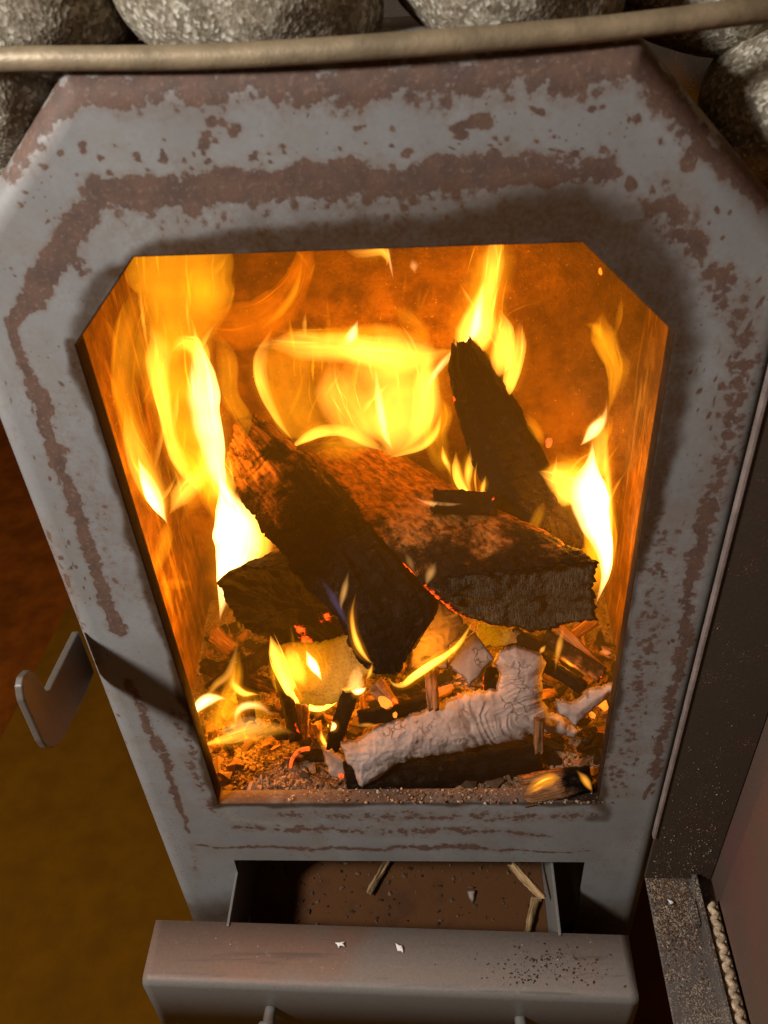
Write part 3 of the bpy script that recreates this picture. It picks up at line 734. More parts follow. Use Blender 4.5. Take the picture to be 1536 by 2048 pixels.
stick4 = rail_log('split_log',
    [[(903, 705, .150), (896, 740, .148), (905, 800, .143), (945, 930, .130), (1000, 1030, .116), (1030, 1100, .106)],
     [(928, 682, .150), (930, 735, .145), (950, 800, .140), (1010, 930, .125), (1070, 1030, .112), (1100, 1100, .102)],
     [(942, 692, .152), (968, 728, .150), (1002, 780, .146), (1082, 930, .133), (1132, 1030, .119), (1168, 1095, .109)]],
    (.003, .022, -.004), M_LOG, 'black charred stick standing upright against the flames on the right', group='burning logs', seed=9.9, groove=.004, n=150, rough=.0018, jag=.009,
    char=lambda S, V, E: 1.1+0*S, ember=lambda S, V, E: near(V, [(905, 798, .145)], .006)*1.0)

def stick(p0, y0, p1, y1, w, h, m, label, seed, char=.5, ember=None, cat='kindling stick', group='kindling and char between the logs', name='kindling_stick', rough=.0012, jag=.003, n=60):
    a, b = at_y(*p0, y0), at_y(*p1, y1); ax = b-a; ln = np.linalg.norm(ax); ax /= ln
    side = np.cross(ax, FW); side /= np.linalg.norm(side); nrm = np.cross(side, ax)
    if nrm@FW > 0: nrm = -nrm
    k = 8; ang = np.linspace(0, 2*np.pi, k, endpoint=False)+.4
    rr = np.random.default_rng(int(seed*100)); off = [(math.copysign(abs(math.cos(t))**.6, math.cos(t))*w/2*(.85+.3*rr.random()), math.copysign(abs(math.sin(t))**.6, math.sin(t))*h/2*(.85+.3*rr.random())) for t in ang]
    R = np.array([resample(np.array([a+side*u+nrm*v, b+(side*u+nrm*v)*(.75+.3*rr.random())]), n) for u, v in off])
    G = R.transpose(1, 0, 2); up = 3
    G = np.concatenate([np.stack([G[:, i]*(1-t)+G[:, (i+1) % k]*t for t in np.linspace(0, 1, up, endpoint=False)], 1) for i in range(k)], 1)
    m_ = G.shape[1]; s = np.linspace(0, ln, n)[:, None]; pl = np.linspace(0, 2*(w+h), m_)[None]
    grain = np.stack(np.broadcast_arrays(s, pl, 0*s+seed), -1); C = G.mean(1, keepdims=True); D = (G-C)/(np.linalg.norm(G-C, axis=2, keepdims=True)+1e-9)
    G = G+D*((fbm(np.stack([grain[..., 0]*30, grain[..., 1]*500, grain[..., 2]], -1), 3)-.5)*rough*2+(fbm(G*130+seed, 3)-.5)*rough*2)[..., None]
    je = (fbm(np.stack([pl[0]*500, 0*pl[0], 0*pl[0]+seed], -1), 2)-.5)*jag*2
    G = G+ax*(np.clip(1-s/.008, 0, 1)*je[None, :])[..., None]+ax*(np.clip(1-(ln-s)/.008, 0, 1)*np.roll(je, 5)[None, :])[..., None]
    V = np.vstack([G.reshape(-1, 3), G[0].mean(0)[None], G[-1].mean(0)[None]])
    Fc = grid_faces(n, m_, True).tolist(); q = n*m_
    Fc += [(i, (i+1) % m_, q) for i in range(m_)]+[((n-1)*m_+(i+1) % m_, (n-1)*m_+i, q+1) for i in range(m_)]
    S = np.r_[np.repeat(np.linspace(0, 1, n), m_), 0, 1]; GR = np.vstack([grain.reshape(-1, 3), np.zeros((2, 3))])
    ch = char(S) if callable(char) else np.full(len(V), char); em = ember(S, V) if ember else np.zeros(len(V))
    me = mesh(name, V, Fc, True, {'grain': GR, 'char': ch, 'ember': em, 'ashy': 0*S}); fix_normals(me)
    return tag(link(name, me, m), label, cat, group)

stick((868, 1000), .108, (992, 1012), .112, .014, .012, M_LOG, 'small black charred bark chunk lying on top of the wide log', 1, 1.1, ember=lambda S, V: near(V, [(900, 995, .108), (985, 1000, .112)], .006)*.8, cat='char chunk', name='char_chunk', rough=.003)
stick((695, 1560), .022, (1075, 1500), .040, .030, .024, M_LOG, 'black charred log lying in the ash beneath the curled white bark', 2, 1.1, ember=lambda S, V: near(V, [(690, 1545, .022), (960, 1495, .03), (1000, 1490, .03)], .008)*.7, cat='log', name='split_log', group='burning logs', rough=.0028, n=110)
stick((1048, 1580), .010, (1178, 1558), .012, .020, .018, M_STICK, 'short brown log stub burning in the front right corner of the ash', 3, lambda S: .1+S*.6, cat='log', name='split_log', group='burning logs', rough=.002, jag=.005)
KIND = [
 ((432, 1268), .120, (470, 1302), .105, .012, .009, .05, 'pale brown wood offcut by the left wall under the round log end'),
 ((420, 1385), .070, (555, 1290), .105, .015, .010, .75, 'dark splintered stick rising from the low left flames towards the round log'),
 ((405, 1330), .095, (560, 1380), .070, .012, .008, .6, 'scorched stick crossing behind the low left flames'),
 ((606, 1395), .060, (606, 1478), .038, .009, .006, .02, 'short pale twig standing in the ash below the burning paper'),
 ((862, 1330), .060, (866, 1418), .040, .0085, .006, .03, 'pale vertical stick between the two burnt bark sheets'),
 ((986, 1335), .070, (976, 1385), .055, .010, .008, .9, 'short black stub standing behind the curled white bark'),
 ((1088, 1275), .090, (1202, 1352), .062, .013, .010, .7, 'dark burnt stick with a red ember edge at the right of the white bark'),
 ((1118, 1255), .095, (1204, 1345), .066, .008, .006, .02, 'orange brown stick sloping down along the right wall'),
 ((1190, 1240), .105, (1105, 1300), .085, .008, .006, .05, 'light brown stick crossing the sloping orange stick'),
 ((1075, 1318), .075, (1165, 1378), .052, .010, .008, .85, 'black stick in the gap between curled bark and small right bark'),
 ((700, 1385), .056, (662, 1495), .032, .012, .009, .85, 'charred fibrous stick below the bulb shaped flame'),
 ((560, 1335), .075, (592, 1480), .035, .010, .008, .8, 'charred stick with orange edge left of the burning paper'),
 ((752, 1372), .055, (785, 1412), .044, .013, .012, .2, 'small cube of wood with glowing lower edge, below the tip of the leaning log'),
 ((1078, 1440), .030, (1078, 1505), .018, .007, .006, .0, 'amber stick end poking out under the right part of the white bark'),
 ((480, 1330), .085, (500, 1440), .050, .011, .008, .7, 'scorched stick leaning behind the left ash heap'),
 ((1020, 1270), .085, (1085, 1310), .075, .014, .010, .8, 'dark lump of charred wood under the front of the wide log'),
 ((720, 1440), .040, (850, 1405), .055, .012, .009, .9, 'black charred stick lying above the left part of the white bark'),
 ((1205, 1300), .085, (1222, 1308), .080, .006, .004, .0, 'tiny orange wood chip against the right wall'),
]
for i, (p0, y0, p1, y1, w_, h_, ch, lb) in enumerate(KIND):
    em = None
    if 'red ember' in lb: em = lambda S, V: near_line(V, [(1150, 1335, .075), (1200, 1352, .062)], .006)*1.0
    if 'orange edge' in lb: em = lambda S, V: near_line(V, [(580, 1400, .05), (600, 1480, .035)], .004)*.8
    if 'glowing lower' in lb: em = lambda S, V: near_line(V, [(760, 1412, .044), (795, 1400, .044)], .008)*.95
    if 'short black stub' in lb: em = lambda S, V: near_line(V, [(968, 1340, .07), (965, 1380, .055)], .003)*.9
    stick(p0, y0, p1, y1, w_, h_, M_STICK, lb, 20+i*1.7, ch, em)
# wood chips in the drawer
stick((1022, 1728), .018, (1085, 1795), -.008, .0062, .004, M_CHIP, 'thin brown splinter on the right side of the drawer floor', 60, .0, cat='wood splinter', group='splinters in the ash drawer', name='wood_splinter').location.z = 0
for p0, p1, lb, w_ in (((1070, 1795), (1055, 1862), 'short splinter near the drawer front on the right', .0065), ((775, 1722), (738, 1785), 'dark splinter under the middle of the panel', .005)):
    a, b = at_z(*p0, -.381), at_z(*p1, -.381)
    stick(p0, a[1], p1, b[1], w_, .004, M_CHIP, lb, 61+w_*999, .0, cat='wood splinter', group='splinters in the ash drawer', name='wood_splinter')

# ------------------------------------------------------------------ bark, paper: curved shells
def inside(P, poly):
    x, y = P[:, 0], P[:, 1]; r = np.zeros(len(P), bool); n = len(poly)
    for i in range(n):
        a, b = poly[i], poly[(i+1) % n]
        c = ((a[1] > y) != (b[1] > y)) & (x < (b[0]-a[0])*(y-a[1])/(b[1]-a[1]+1e-12)+a[0]); r ^= c
    return r
def shell(name, outline, anchor, normal, H, Rr, thick, m, label, cat, group, seed, step=3., wr=.0012, wfreq=(90, 90), curl=0., lines=None):
    """a thin curved sheet: outline on a tilted plane, domed by H towards the viewer's side of it"""
    poly = np.array(outline, float); rg = np.random.default_rng(int(seed*10))
    poly2 = []
    for i in range(len(poly)):
        a, b = poly[i], poly[(i+1) % len(poly)]; k = max(2, int(np.linalg.norm(b-a)/9))
        for t in np.linspace(0, 1, k, endpoint=False):
            p = a*(1-t)+b*t; poly2.append(p+rg.normal(size=2)*1.6)
    poly = np.array(poly2)
    lo, hi = poly.min(0)-step, poly.max(0)+step
    xs, ys = np.arange(lo[0], hi[0], step), np.arange(lo[1], hi[1], step)
    X, Y = np.meshgrid(xs, ys); Pp = np.stack([X.ravel(), Y.ravel()], 1)
    ins_ = inside(Pp, poly)
    # keep cells whose centre is inside; pull their outer corners onto the outline
    nx = len(xs); cc = Pp.reshape(len(ys), nx, 2); cen = (cc[:-1, :-1]+cc[1:, 1:])/2
    keep = inside(cen.reshape(-1, 2), poly); q = grid_faces(len(ys), nx)[keep]
    used = np.unique(q); mp = -np.ones(len(Pp), int); mp[used] = np.arange(len(used)); q = mp[q]; Pu = Pp[used].copy(); iu = ins_[used]
    best = np.full(len(Pu), 1e9); bp = Pu.copy()
    for i in range(len(poly)):
        a, b = poly[i], poly[(i+1) % len(poly)]; ab = b-a; t = np.clip(((Pu-a)@ab)/(ab@ab+1e-9), 0, 1); c = a+t[:, None]*ab
        d = np.linalg.norm(Pu-c, axis=1); s_ = d < best; best[s_] = d[s_]; bp[s_] = c[s_]
    Pu[~iu] = bp[~iu]; best[~iu] = 0
    nrm = np.array(normal, float); nrm /= np.linalg.norm(nrm); an = np.array(anchor)
    D = np.array([ray(*p) for p in Pu]); t = ((an-EYE)@nrm)/(D@nrm); B = EYE+D*t[:, None]
    dist = best*np.median(t)/F_PX
    u = np.clip(dist/Rr, 0, 1); h = H*np.sqrt(np.clip(1-(1-u)**2, 0, 1))
    e1 = np.cross(nrm, [0, 0, 1.]); e1 /= np.linalg.norm(e1); e2 = np.cross(nrm, e1)
    ab_ = np.stack([(B-an)@e1, (B-an)@e2], 1)
    wob = fbm(np.c_[ab_*40, np.full(len(B), seed)], 3)-.5
    w1 = ridged(np.c_[ab_[:, 0]*wfreq[0]+wob*3, ab_[:, 1]*wfreq[1]+wob*3, np.full(len(B), seed)], 3)
    w2 = ridged(np.c_[ab_*260+wob[:, None]*4, np.full(len(B), seed+3)], 2)
    wrk = .65*w1+.35*w2
    if lines is not None:                   # creases running round the roll: lines(px, py) gives the length along it
        al = lines(Pu[:, 0], Pu[:, 1])*np.median(t)/F_PX; gate = np.clip((fbm(np.c_[ab_*28, np.full(len(B), seed+7)], 2)-.36)*5, .15, 1)
        ls = ridged(np.c_[al*290+wob*11, ab_[:, 1]*26+ab_[:, 0]*19, np.full(len(B), seed)], 2)
        wrk = (1-.6*gate)*wrk+.6*gate*ls
    V = B+nrm*(h+(wrk-.6)*wr*2.2+wob*H*.35+curl*(ab_[:, 0]**2))[:, None]
    n = len(V); V2 = V-nrm*thick
    Fc = [tuple(f[::-1]) for f in q]+[tuple(f+n) for f in q]
    from collections import Counter
    cnt = Counter(); ed = {}
    for f in q:
        for a, b in zip(f, np.roll(f, -1)):
            k = (min(a, b), max(a, b)); cnt[k] += 1; ed[k] = (a, b)
    Fc += [(ed[k][0], ed[k][1], ed[k][1]+n, ed[k][0]+n) for k, c in cnt.items() if c == 1]
    me = mesh(name, np.vstack([V, V2]), Fc, True, {'wrinkle': np.r_[wrk, wrk], 'rim': np.tile(np.clip(1-dist/.0030, 0, 1), 2)}); fix_normals(me)
    return tag(link(name, me, m), label, cat, group)
NRM = (0.0, -.80, .60)
GB = 'burnt bark and paper'
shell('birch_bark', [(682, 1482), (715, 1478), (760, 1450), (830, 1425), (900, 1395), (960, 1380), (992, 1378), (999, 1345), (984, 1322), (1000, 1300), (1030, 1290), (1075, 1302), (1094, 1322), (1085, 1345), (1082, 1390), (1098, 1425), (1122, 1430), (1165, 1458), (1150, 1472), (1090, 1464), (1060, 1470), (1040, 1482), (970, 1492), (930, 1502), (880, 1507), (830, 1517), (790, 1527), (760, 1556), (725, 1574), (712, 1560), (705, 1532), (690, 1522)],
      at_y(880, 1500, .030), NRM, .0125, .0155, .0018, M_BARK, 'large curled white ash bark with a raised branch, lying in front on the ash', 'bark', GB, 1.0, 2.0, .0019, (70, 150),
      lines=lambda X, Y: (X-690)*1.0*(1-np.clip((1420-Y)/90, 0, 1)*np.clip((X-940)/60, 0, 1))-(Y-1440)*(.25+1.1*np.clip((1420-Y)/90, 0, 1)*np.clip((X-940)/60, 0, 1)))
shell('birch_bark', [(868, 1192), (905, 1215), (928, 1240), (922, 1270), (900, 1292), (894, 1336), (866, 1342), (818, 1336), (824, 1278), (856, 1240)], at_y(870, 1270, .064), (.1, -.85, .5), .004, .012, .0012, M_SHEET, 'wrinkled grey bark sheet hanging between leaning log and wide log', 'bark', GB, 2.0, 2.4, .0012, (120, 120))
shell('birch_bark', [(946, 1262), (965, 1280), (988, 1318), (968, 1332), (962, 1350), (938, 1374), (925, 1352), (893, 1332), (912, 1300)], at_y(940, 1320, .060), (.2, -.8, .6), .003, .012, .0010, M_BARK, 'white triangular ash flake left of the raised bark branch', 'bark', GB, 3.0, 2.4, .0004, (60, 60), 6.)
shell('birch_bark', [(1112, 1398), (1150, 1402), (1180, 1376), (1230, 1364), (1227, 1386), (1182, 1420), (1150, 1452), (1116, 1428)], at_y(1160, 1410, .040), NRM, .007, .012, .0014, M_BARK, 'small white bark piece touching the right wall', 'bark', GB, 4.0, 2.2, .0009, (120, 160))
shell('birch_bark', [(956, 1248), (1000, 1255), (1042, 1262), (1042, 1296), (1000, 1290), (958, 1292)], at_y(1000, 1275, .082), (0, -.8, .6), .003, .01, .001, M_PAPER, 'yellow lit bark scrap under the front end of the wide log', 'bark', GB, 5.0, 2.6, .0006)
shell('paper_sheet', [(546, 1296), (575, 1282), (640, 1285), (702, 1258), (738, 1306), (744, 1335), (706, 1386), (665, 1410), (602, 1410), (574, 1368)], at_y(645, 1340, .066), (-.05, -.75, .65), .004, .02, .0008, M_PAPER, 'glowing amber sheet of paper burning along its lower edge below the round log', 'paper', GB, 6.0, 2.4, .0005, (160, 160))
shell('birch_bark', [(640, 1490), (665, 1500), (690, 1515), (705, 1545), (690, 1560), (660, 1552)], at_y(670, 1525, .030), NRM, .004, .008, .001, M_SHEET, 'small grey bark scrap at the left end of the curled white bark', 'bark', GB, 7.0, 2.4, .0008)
for pts, z, lb in (([(672, 1884), (688, 1882), (690, 1893), (674, 1896)], zL+.0035, 'left white ash flake on the drawer ledge'), ([(792, 1887), (804, 1890), (808, 1905), (796, 1902)], zL+.0035, 'right white ash flake on the drawer ledge'),
                   ([(1337, 1800), (1347, 1802), (1352, 1808), (1340, 1808)], DZ0+.003, 'white ash flake on the bottom flange of the open door')):
    shell('ash_flake', pts, at_z(*pts[0], z), (0.05, -.15, 1), .0008, .003, .0005, M_WHITE, lb, 'ash flake', 'white ash flakes', sum(map(sum, pts)) % 7+.5, 1.6, .0002)
a_ = at_z(940, 1795, -.3835)
shell('ash_flake', [(936, 1782), (950, 1778), (952, 1790), (944, 1808), (938, 1802)], a_, (0, -.2, 1), .001, .003, .0006, M_SHEET, 'pinkish ash flake on the drawer floor', 'ash flake', 'white ash flakes', 8.3, 1.8, .0003)

# ------------------------------------------------------------------ ash bed, dust
def ash_height(X, Y):
    P = np.stack([X*26, Y*26, 0*X], -1); z = -.2445+.012*fbm(P, 4)
    z += .013*np.exp(-(((X+.115)/.05)**2+((Y-.035)/.035)**2))+.010*np.exp(-(((X-.12)/.045)**2+((Y-.05)/.04)**2))
    z += .020*np.clip((Y-.05)/.14, 0, 1)-.006*np.clip((.018-Y)/.018, 0, 1)
    return z+.0035*(fbm(np.stack([X*190, Y*190, 0*X+5], -1), 3)-.5)
nx, ny = 330, 200
X, Y = np.meshgrid(np.linspace(-.1648, .1648, nx), np.linspace(.0065, .1893, ny)); Z = ash_height(X, Y)
me = mesh('ash_bed', np.stack([X, Y, Z], -1).reshape(-1, 3), grid_faces(ny, nx))
tag(link('ash_bed', me, M_ASH), 'grey and amber bed of ash covering the firebox floor', 'ash', kind='stuff')
def flakes(name, P, N, size, m, label=None, cat=None, tone=(0, 1), seed=0):
    rg = np.random.default_rng(seed); n = len(P); V = []; T = []
    u = rg.normal(size=(n, 3)); u -= (u*N).sum(1, keepdims=True)*N; u /= np.linalg.norm(u, axis=1, keepdims=True); v = np.cross(N, u)
    tl = rg.normal(size=(n, 3))*.35; Nn = N+tl; Nn /= np.linalg.norm(Nn, axis=1, keepdims=True)
    s = size*(.4+rg.random(n)**2*1.6); asp = .4+.6*rg.random(n)
    c4 = [(-1, -.8), (.9, -1), (1, .9), (-.7, 1)]
    Q = [P+u*(a*s)[:, None]+v*(b*s*asp)[:, None]+Nn*(rg.normal(size=n)*.35*s)[:, None] for a, b in c4]+[P+Nn*(s*.6)[:, None]]
    V = np.stack(Q, 1).reshape(-1, 3); b0 = np.arange(n)*5
    Fc = np.concatenate([np.stack([b0+i, b0+(i+1) % 4, b0+4], 1) for i in range(4)])
    t = np.repeat(tone[0]+(tone[1]-tone[0])*rg.random(n), 5)
    me = mesh(name, V, Fc, False, {'tone': t}); o = link(name, me, m)
    return tag(o, label, cat, kind='stuff')
rg = np.random.default_rng(11)
n = 24000; X = rg.uniform(-.163, .163, n); Y = .007+rg.random(n)**1.4*.15
P = np.stack([X, Y, ash_height(X, Y)+.0004], 1); flakes('ash_crumbs', P, np.tile([0, 0, 1.], (n, 1)), .0008, M_FLAKE, 'loose crumbs of ash and char strewn over the ash bed', 'ash', (.05, .75), 1)
n = 500; X = rg.uniform(-.16, .16, n); Y = .008+rg.random(n)*.12
P = np.stack([X, Y, ash_height(X, Y)+.001], 1); flakes('char_crumbs', P, np.tile([0, 0, 1.], (n, 1)), .0032, M_FLAKE, 'larger crumbs of charcoal strewn over the ash bed', 'charcoal', (0, .75), 2)
def fragments(name, n, label, cat, seed):
    rg = np.random.default_rng(seed); V = []; Fc = []; G = []; ch = []
    for i in range(n):
        x = rg.uniform(-.155, .16); y = rg.uniform(.035, .15); z = float(ash_height(np.array([x]), np.array([y]))[0])+rg.random()**2*.022
        a = rg.normal(size=3)*np.array([1, 1, .45]); a /= np.linalg.norm(a); b = np.cross(a, [0, 0, 1.]); b /= np.linalg.norm(b); c = np.cross(a, b)
        l, w1, w2 = rg.uniform(.006, .022), rg.uniform(.0012, .004), rg.uniform(.001, .003); q = len(V); cv = rg.random()
        for sx in (-1, -.2, .5, 1):
            for sy, sz in ((-1, -1), (1, -1), (1, 1), (-1, 1)):
                k = (.55 if abs(sx) == 1 else 1)*(.7+.6*rg.random()); V.append(np.array([x, y, z])+a*l*(sx+.15*rg.normal())*.5+b*w1*sy*k+c*w2*sz*k); G.append((sx*l, sy*w1+i*.01, sz*w2)); ch.append(cv*1.3)
        for r in range(3):
            for e in range(4): Fc.append((q+r*4+e, q+r*4+(e+1) % 4, q+r*4+4+(e+1) % 4, q+r*4+4+e))
        Fc += [(q, q+3, q+2, q+1), (q+12, q+13, q+14, q+15)]
    me = mesh(name, V, Fc, False, {'grain': G, 'char': ch, 'ember': np.zeros(len(V)), 'ashy': np.zeros(len(V))}); fix_normals(me)
    return tag(link(name, me, M_STICK), label, cat, kind='stuff')
fragments('char_fragments', 420, 'heap of small charred splinters under and behind the burning logs', 'charcoal', 21)
n = 900; xa = rg.beta(2.2, 1.0, n)*.27-.125
P = np.stack([xa, rg.uniform(-.001, .010, n), -.2268+np.abs(rg.normal(size=n))*.0010], 1); flakes('lip_ash', P, np.tile([0, -.3, .95], (n, 1)), .0006, M_FLAKE, 'ash crumbs lying on the bottom lip of the fire door opening', 'ash', (.3, 1), 3)
n = 1500; yb = -.001-rg.gamma(1.4, .022, n); xb = .178+rg.random(n)*.027
P = np.stack([xb, yb, np.full(n, DZ0+.0003)], 1); P = P[(P[:, 1] > -.2)]
flakes('door_dust', P, np.tile([0, 0, 1.], (len(P), 1)), .00055, M_FLAKE, 'ash dust lying on the bottom flange of the open door', 'ash', (.25, 1), 4)
n = 700; zz = DZ0+rg.gamma(1.2, .05, n); P = np.stack([.178+rg.random(n)*.038, np.full(n, -.0049), zz], 1); P = P[P[:, 2] < .1]
flakes('flange_dust', P, np.tile([0, -1., 0], (len(P), 1)), .00032, M_FLAKE, 'fine ash specks clinging to the dark hinge flange', 'ash', (.5, 1), 5)
n = 260; P = np.stack([.098+rg.normal(size=n)*.022, -.066+rg.normal(size=n)*.009, np.full(n, zL+.0018)], 1); P = P[(P[:, 1] < -.046) & (P[:, 1] > -.078) & (P[:, 0] < .15)]
flakes('ledge_crumbs', P, np.tile([0, 0, 1.], (len(P), 1)), .0005, M_FLAKE, 'black crumbs scattered on the right part of the drawer ledge', 'crumbs', (0, .35), 6)
n = 70; P = np.stack([rg.uniform(-.17, .15, n), rg.uniform(-.072, -.048, n), np.full(n, zL+.0018)], 1)
flakes('ledge_specks', P, np.tile([0, 0, 1.], (n, 1)), .00045, M_FLAKE, 'pale ash specks scattered over the drawer ledge', 'ash', (.85, 1), 7)
n = 260; P = np.stack([rg.uniform(-.12, .10, n), rg.uniform(-.035, .06, n), np.full(n, -.3845)], 1)
flakes('drawer_ash', P, np.tile([0, 0, 1.], (n, 1)), .0012, M_FLAKE, 'crumbs of ash on the floor of the pulled out drawer', 'ash', (.05, .55), 8)
# glowing splinter curl and loose embers
c_ = [at_y(x, y, .030) for x, y in ((585, 1555), (581, 1532), (588, 1512), (602, 1500), (619, 1497))]
tag(tube('glowing_splinter', catmull(np.array(c_), 40), np.linspace(.0010, .0016, 40), M_EMBER, n=40, k=8), 'thin curled splinter glowing red on the ash left of the white bark', 'ember', 'glowing embers')
def ember(px, py, y, r, label, m=M_EMBER, seed=0):
    bm = bmesh.new(); bmesh.ops.create_icosphere(bm, subdivisions=3, radius=1); P = np.array([v.co for v in bm.verts])
    P = P*(1+.9*(fbm(P*1.6+seed*7.3, 3)-.5))[:, None]*np.array([r*1.0, r*.55, r*.6])
    for v, p in zip(bm.verts, P): v.co = Vector(p)
    me = bpy.data.meshes.new('ember'); bm.to_mesh(me); bm.free()
    o = link('ember', me, m); o.location = at_y(px, py, y); o.rotation_euler = (seed, seed*2, seed*3); return tag(o, label, 'ember', 'glowing embers')
ember(1205, 1408, .042, .0055, 'orange ember beside the small white bark at the right wall', M_HOT, 1)
ember(1185, 1430, .038, .003, 'small ember below the small white bark on the right', M_HOT, 2)
ember(770, 1405, .043, .0055, 'orange ember under the glowing wood cube', M_HOT, 3)
ember(790, 1430, .040, .0028, 'tiny ember right of the glowing wood cube', M_HOT, 4)
ember(682, 1552, .020, .0030, 'small ember at the left end of the log under the bark', M_EMBER, 5)
ember(1175, 1342, .068, .0035, 'ember on the dark stick by the right wall', M_HOT, 6)
ember(1098, 885, .150, .004, 'red ember glowing behind the upright stick', M_EMBER, 7)
ember(1201, 543, .120, .0018, 'tiny glowing spark flying high at the right of the firebox', M_HOT, 9)
ember(920, 1395, .050, .003, 'dim ember behind the middle of the white bark', M_EMBER, 8)

# ------------------------------------------------------------------ flames: glowing gas, lens shaped tongues
FG = 'flames in the firebox'
def tongue(parent, pts, y0, y1, kind='orange', pl=1.5, pr=1.5, corr=.55, seed=0., thick=.55, n=None, wob=.13, taper=.24):
    """pts rows: px, py, half width px, brightness. The gas is as thick as it is bright, so edges fade as thin gas does."""
    pts = np.array(pts, float)
    if pts[:, 2].max() < 12.5 and pl > .85 and taper < .4: pl, pr, taper = pl*1.5, pr*1.5, .36; pts[:, 2] *= 1.25
    ln = np.linalg.norm(np.diff(pts[:, :2], axis=0), axis=1).sum()
    n = n or int(np.clip(ln/7, 16, 70)); C = catmull(pts, n); C[:, 2:] = np.maximum(C[:, 2:], 0)
    s = np.linspace(0, 1, n); tg = np.gradient(C[:, :2], axis=0); tg /= np.linalg.norm(tg, axis=1)[:, None]+1e-9
    nm = np.stack([tg[:, 1], -tg[:, 0]], 1)
    wv = (fbm(np.stack([s*ln/45, 0*s, 0*s+seed], -1), 3)-.5)*2*wob
    ends = np.minimum(1, (np.minimum(s, 1-s)/taper+1e-4)**.7); hw = C[:, 2]*(1+wv)*np.clip(ends, .03, 1); br = C[:, 3]*np.clip(np.minimum(s, 1-s)/(taper*1.25), .01, 1)**.9
    cx = C[:, :2]+nm*(C[:, 2]*(fbm(np.stack([s*ln/60, 0*s+9, 0*s+seed], -1), 3)-.5)*2*wob)[:, None]
    ys = y0+(y1-y0)*s
    nu = 25; u = np.cos(np.linspace(np.pi, 0, nu)); tt = np.clip(1+u, 0, 2)**pl*np.clip(1-u, 0, 2)**pr; tt /= tt.max()
    cor = 1+corr*2*(fbm(np.stack(np.broadcast_arrays(u[None]*3.2+wv[:, None]*2.5, s[:, None]*ln/130, 0*s[:, None]+seed*3.1), -1), 4, .6)-.5)
    L = np.array([at_y(cx[i, 0]-nm[i, 0]*hw[i], cx[i, 1]-nm[i, 1]*hw[i], ys[i]) for i in range(n)])
    Rr = np.array([at_y(cx[i, 0]+nm[i, 0]*hw[i], cx[i, 1]+nm[i, 1]*hw[i], ys[i]) for i in range(n)])
    wm = np.linalg.norm(L-Rr, axis=1); tmax = min(.045, max(wm.max()*thick, .0015)); bmax = br.max()
    br = br*(.55+.9*fbm(np.stack([s*ln/55, 0*s+4, 0*s+seed], -1), 3))
    T = (br/bmax*tmax)[:, None]*tt[None]*cor*.5+1.5e-5
    base = L[:, None]*(1-(u+1)[None, :, None]/2)+Rr[:, None]*((u+1)[None, :, None]/2)
    vd = base.reshape(-1, 3).mean(0)-EYE; vd /= np.linalg.norm(vd)
    front = base-vd*T[..., None]; backp = (base+vd*T[..., None])[:, ::-1][:, 1:-1]
    G = np.concatenate([front, backp], 1); m_ = G.shape[1]
    Fc = grid_faces(n, m_, True).tolist()+[list(range(m_))[::-1], list(range((n-1)*m_, n*m_))]
    me = mesh('tongue', G.reshape(-1, 3), Fc, True); fix_normals(me)
    return link('tongue', me, flame_material(kind, bmax/tmax), parent)
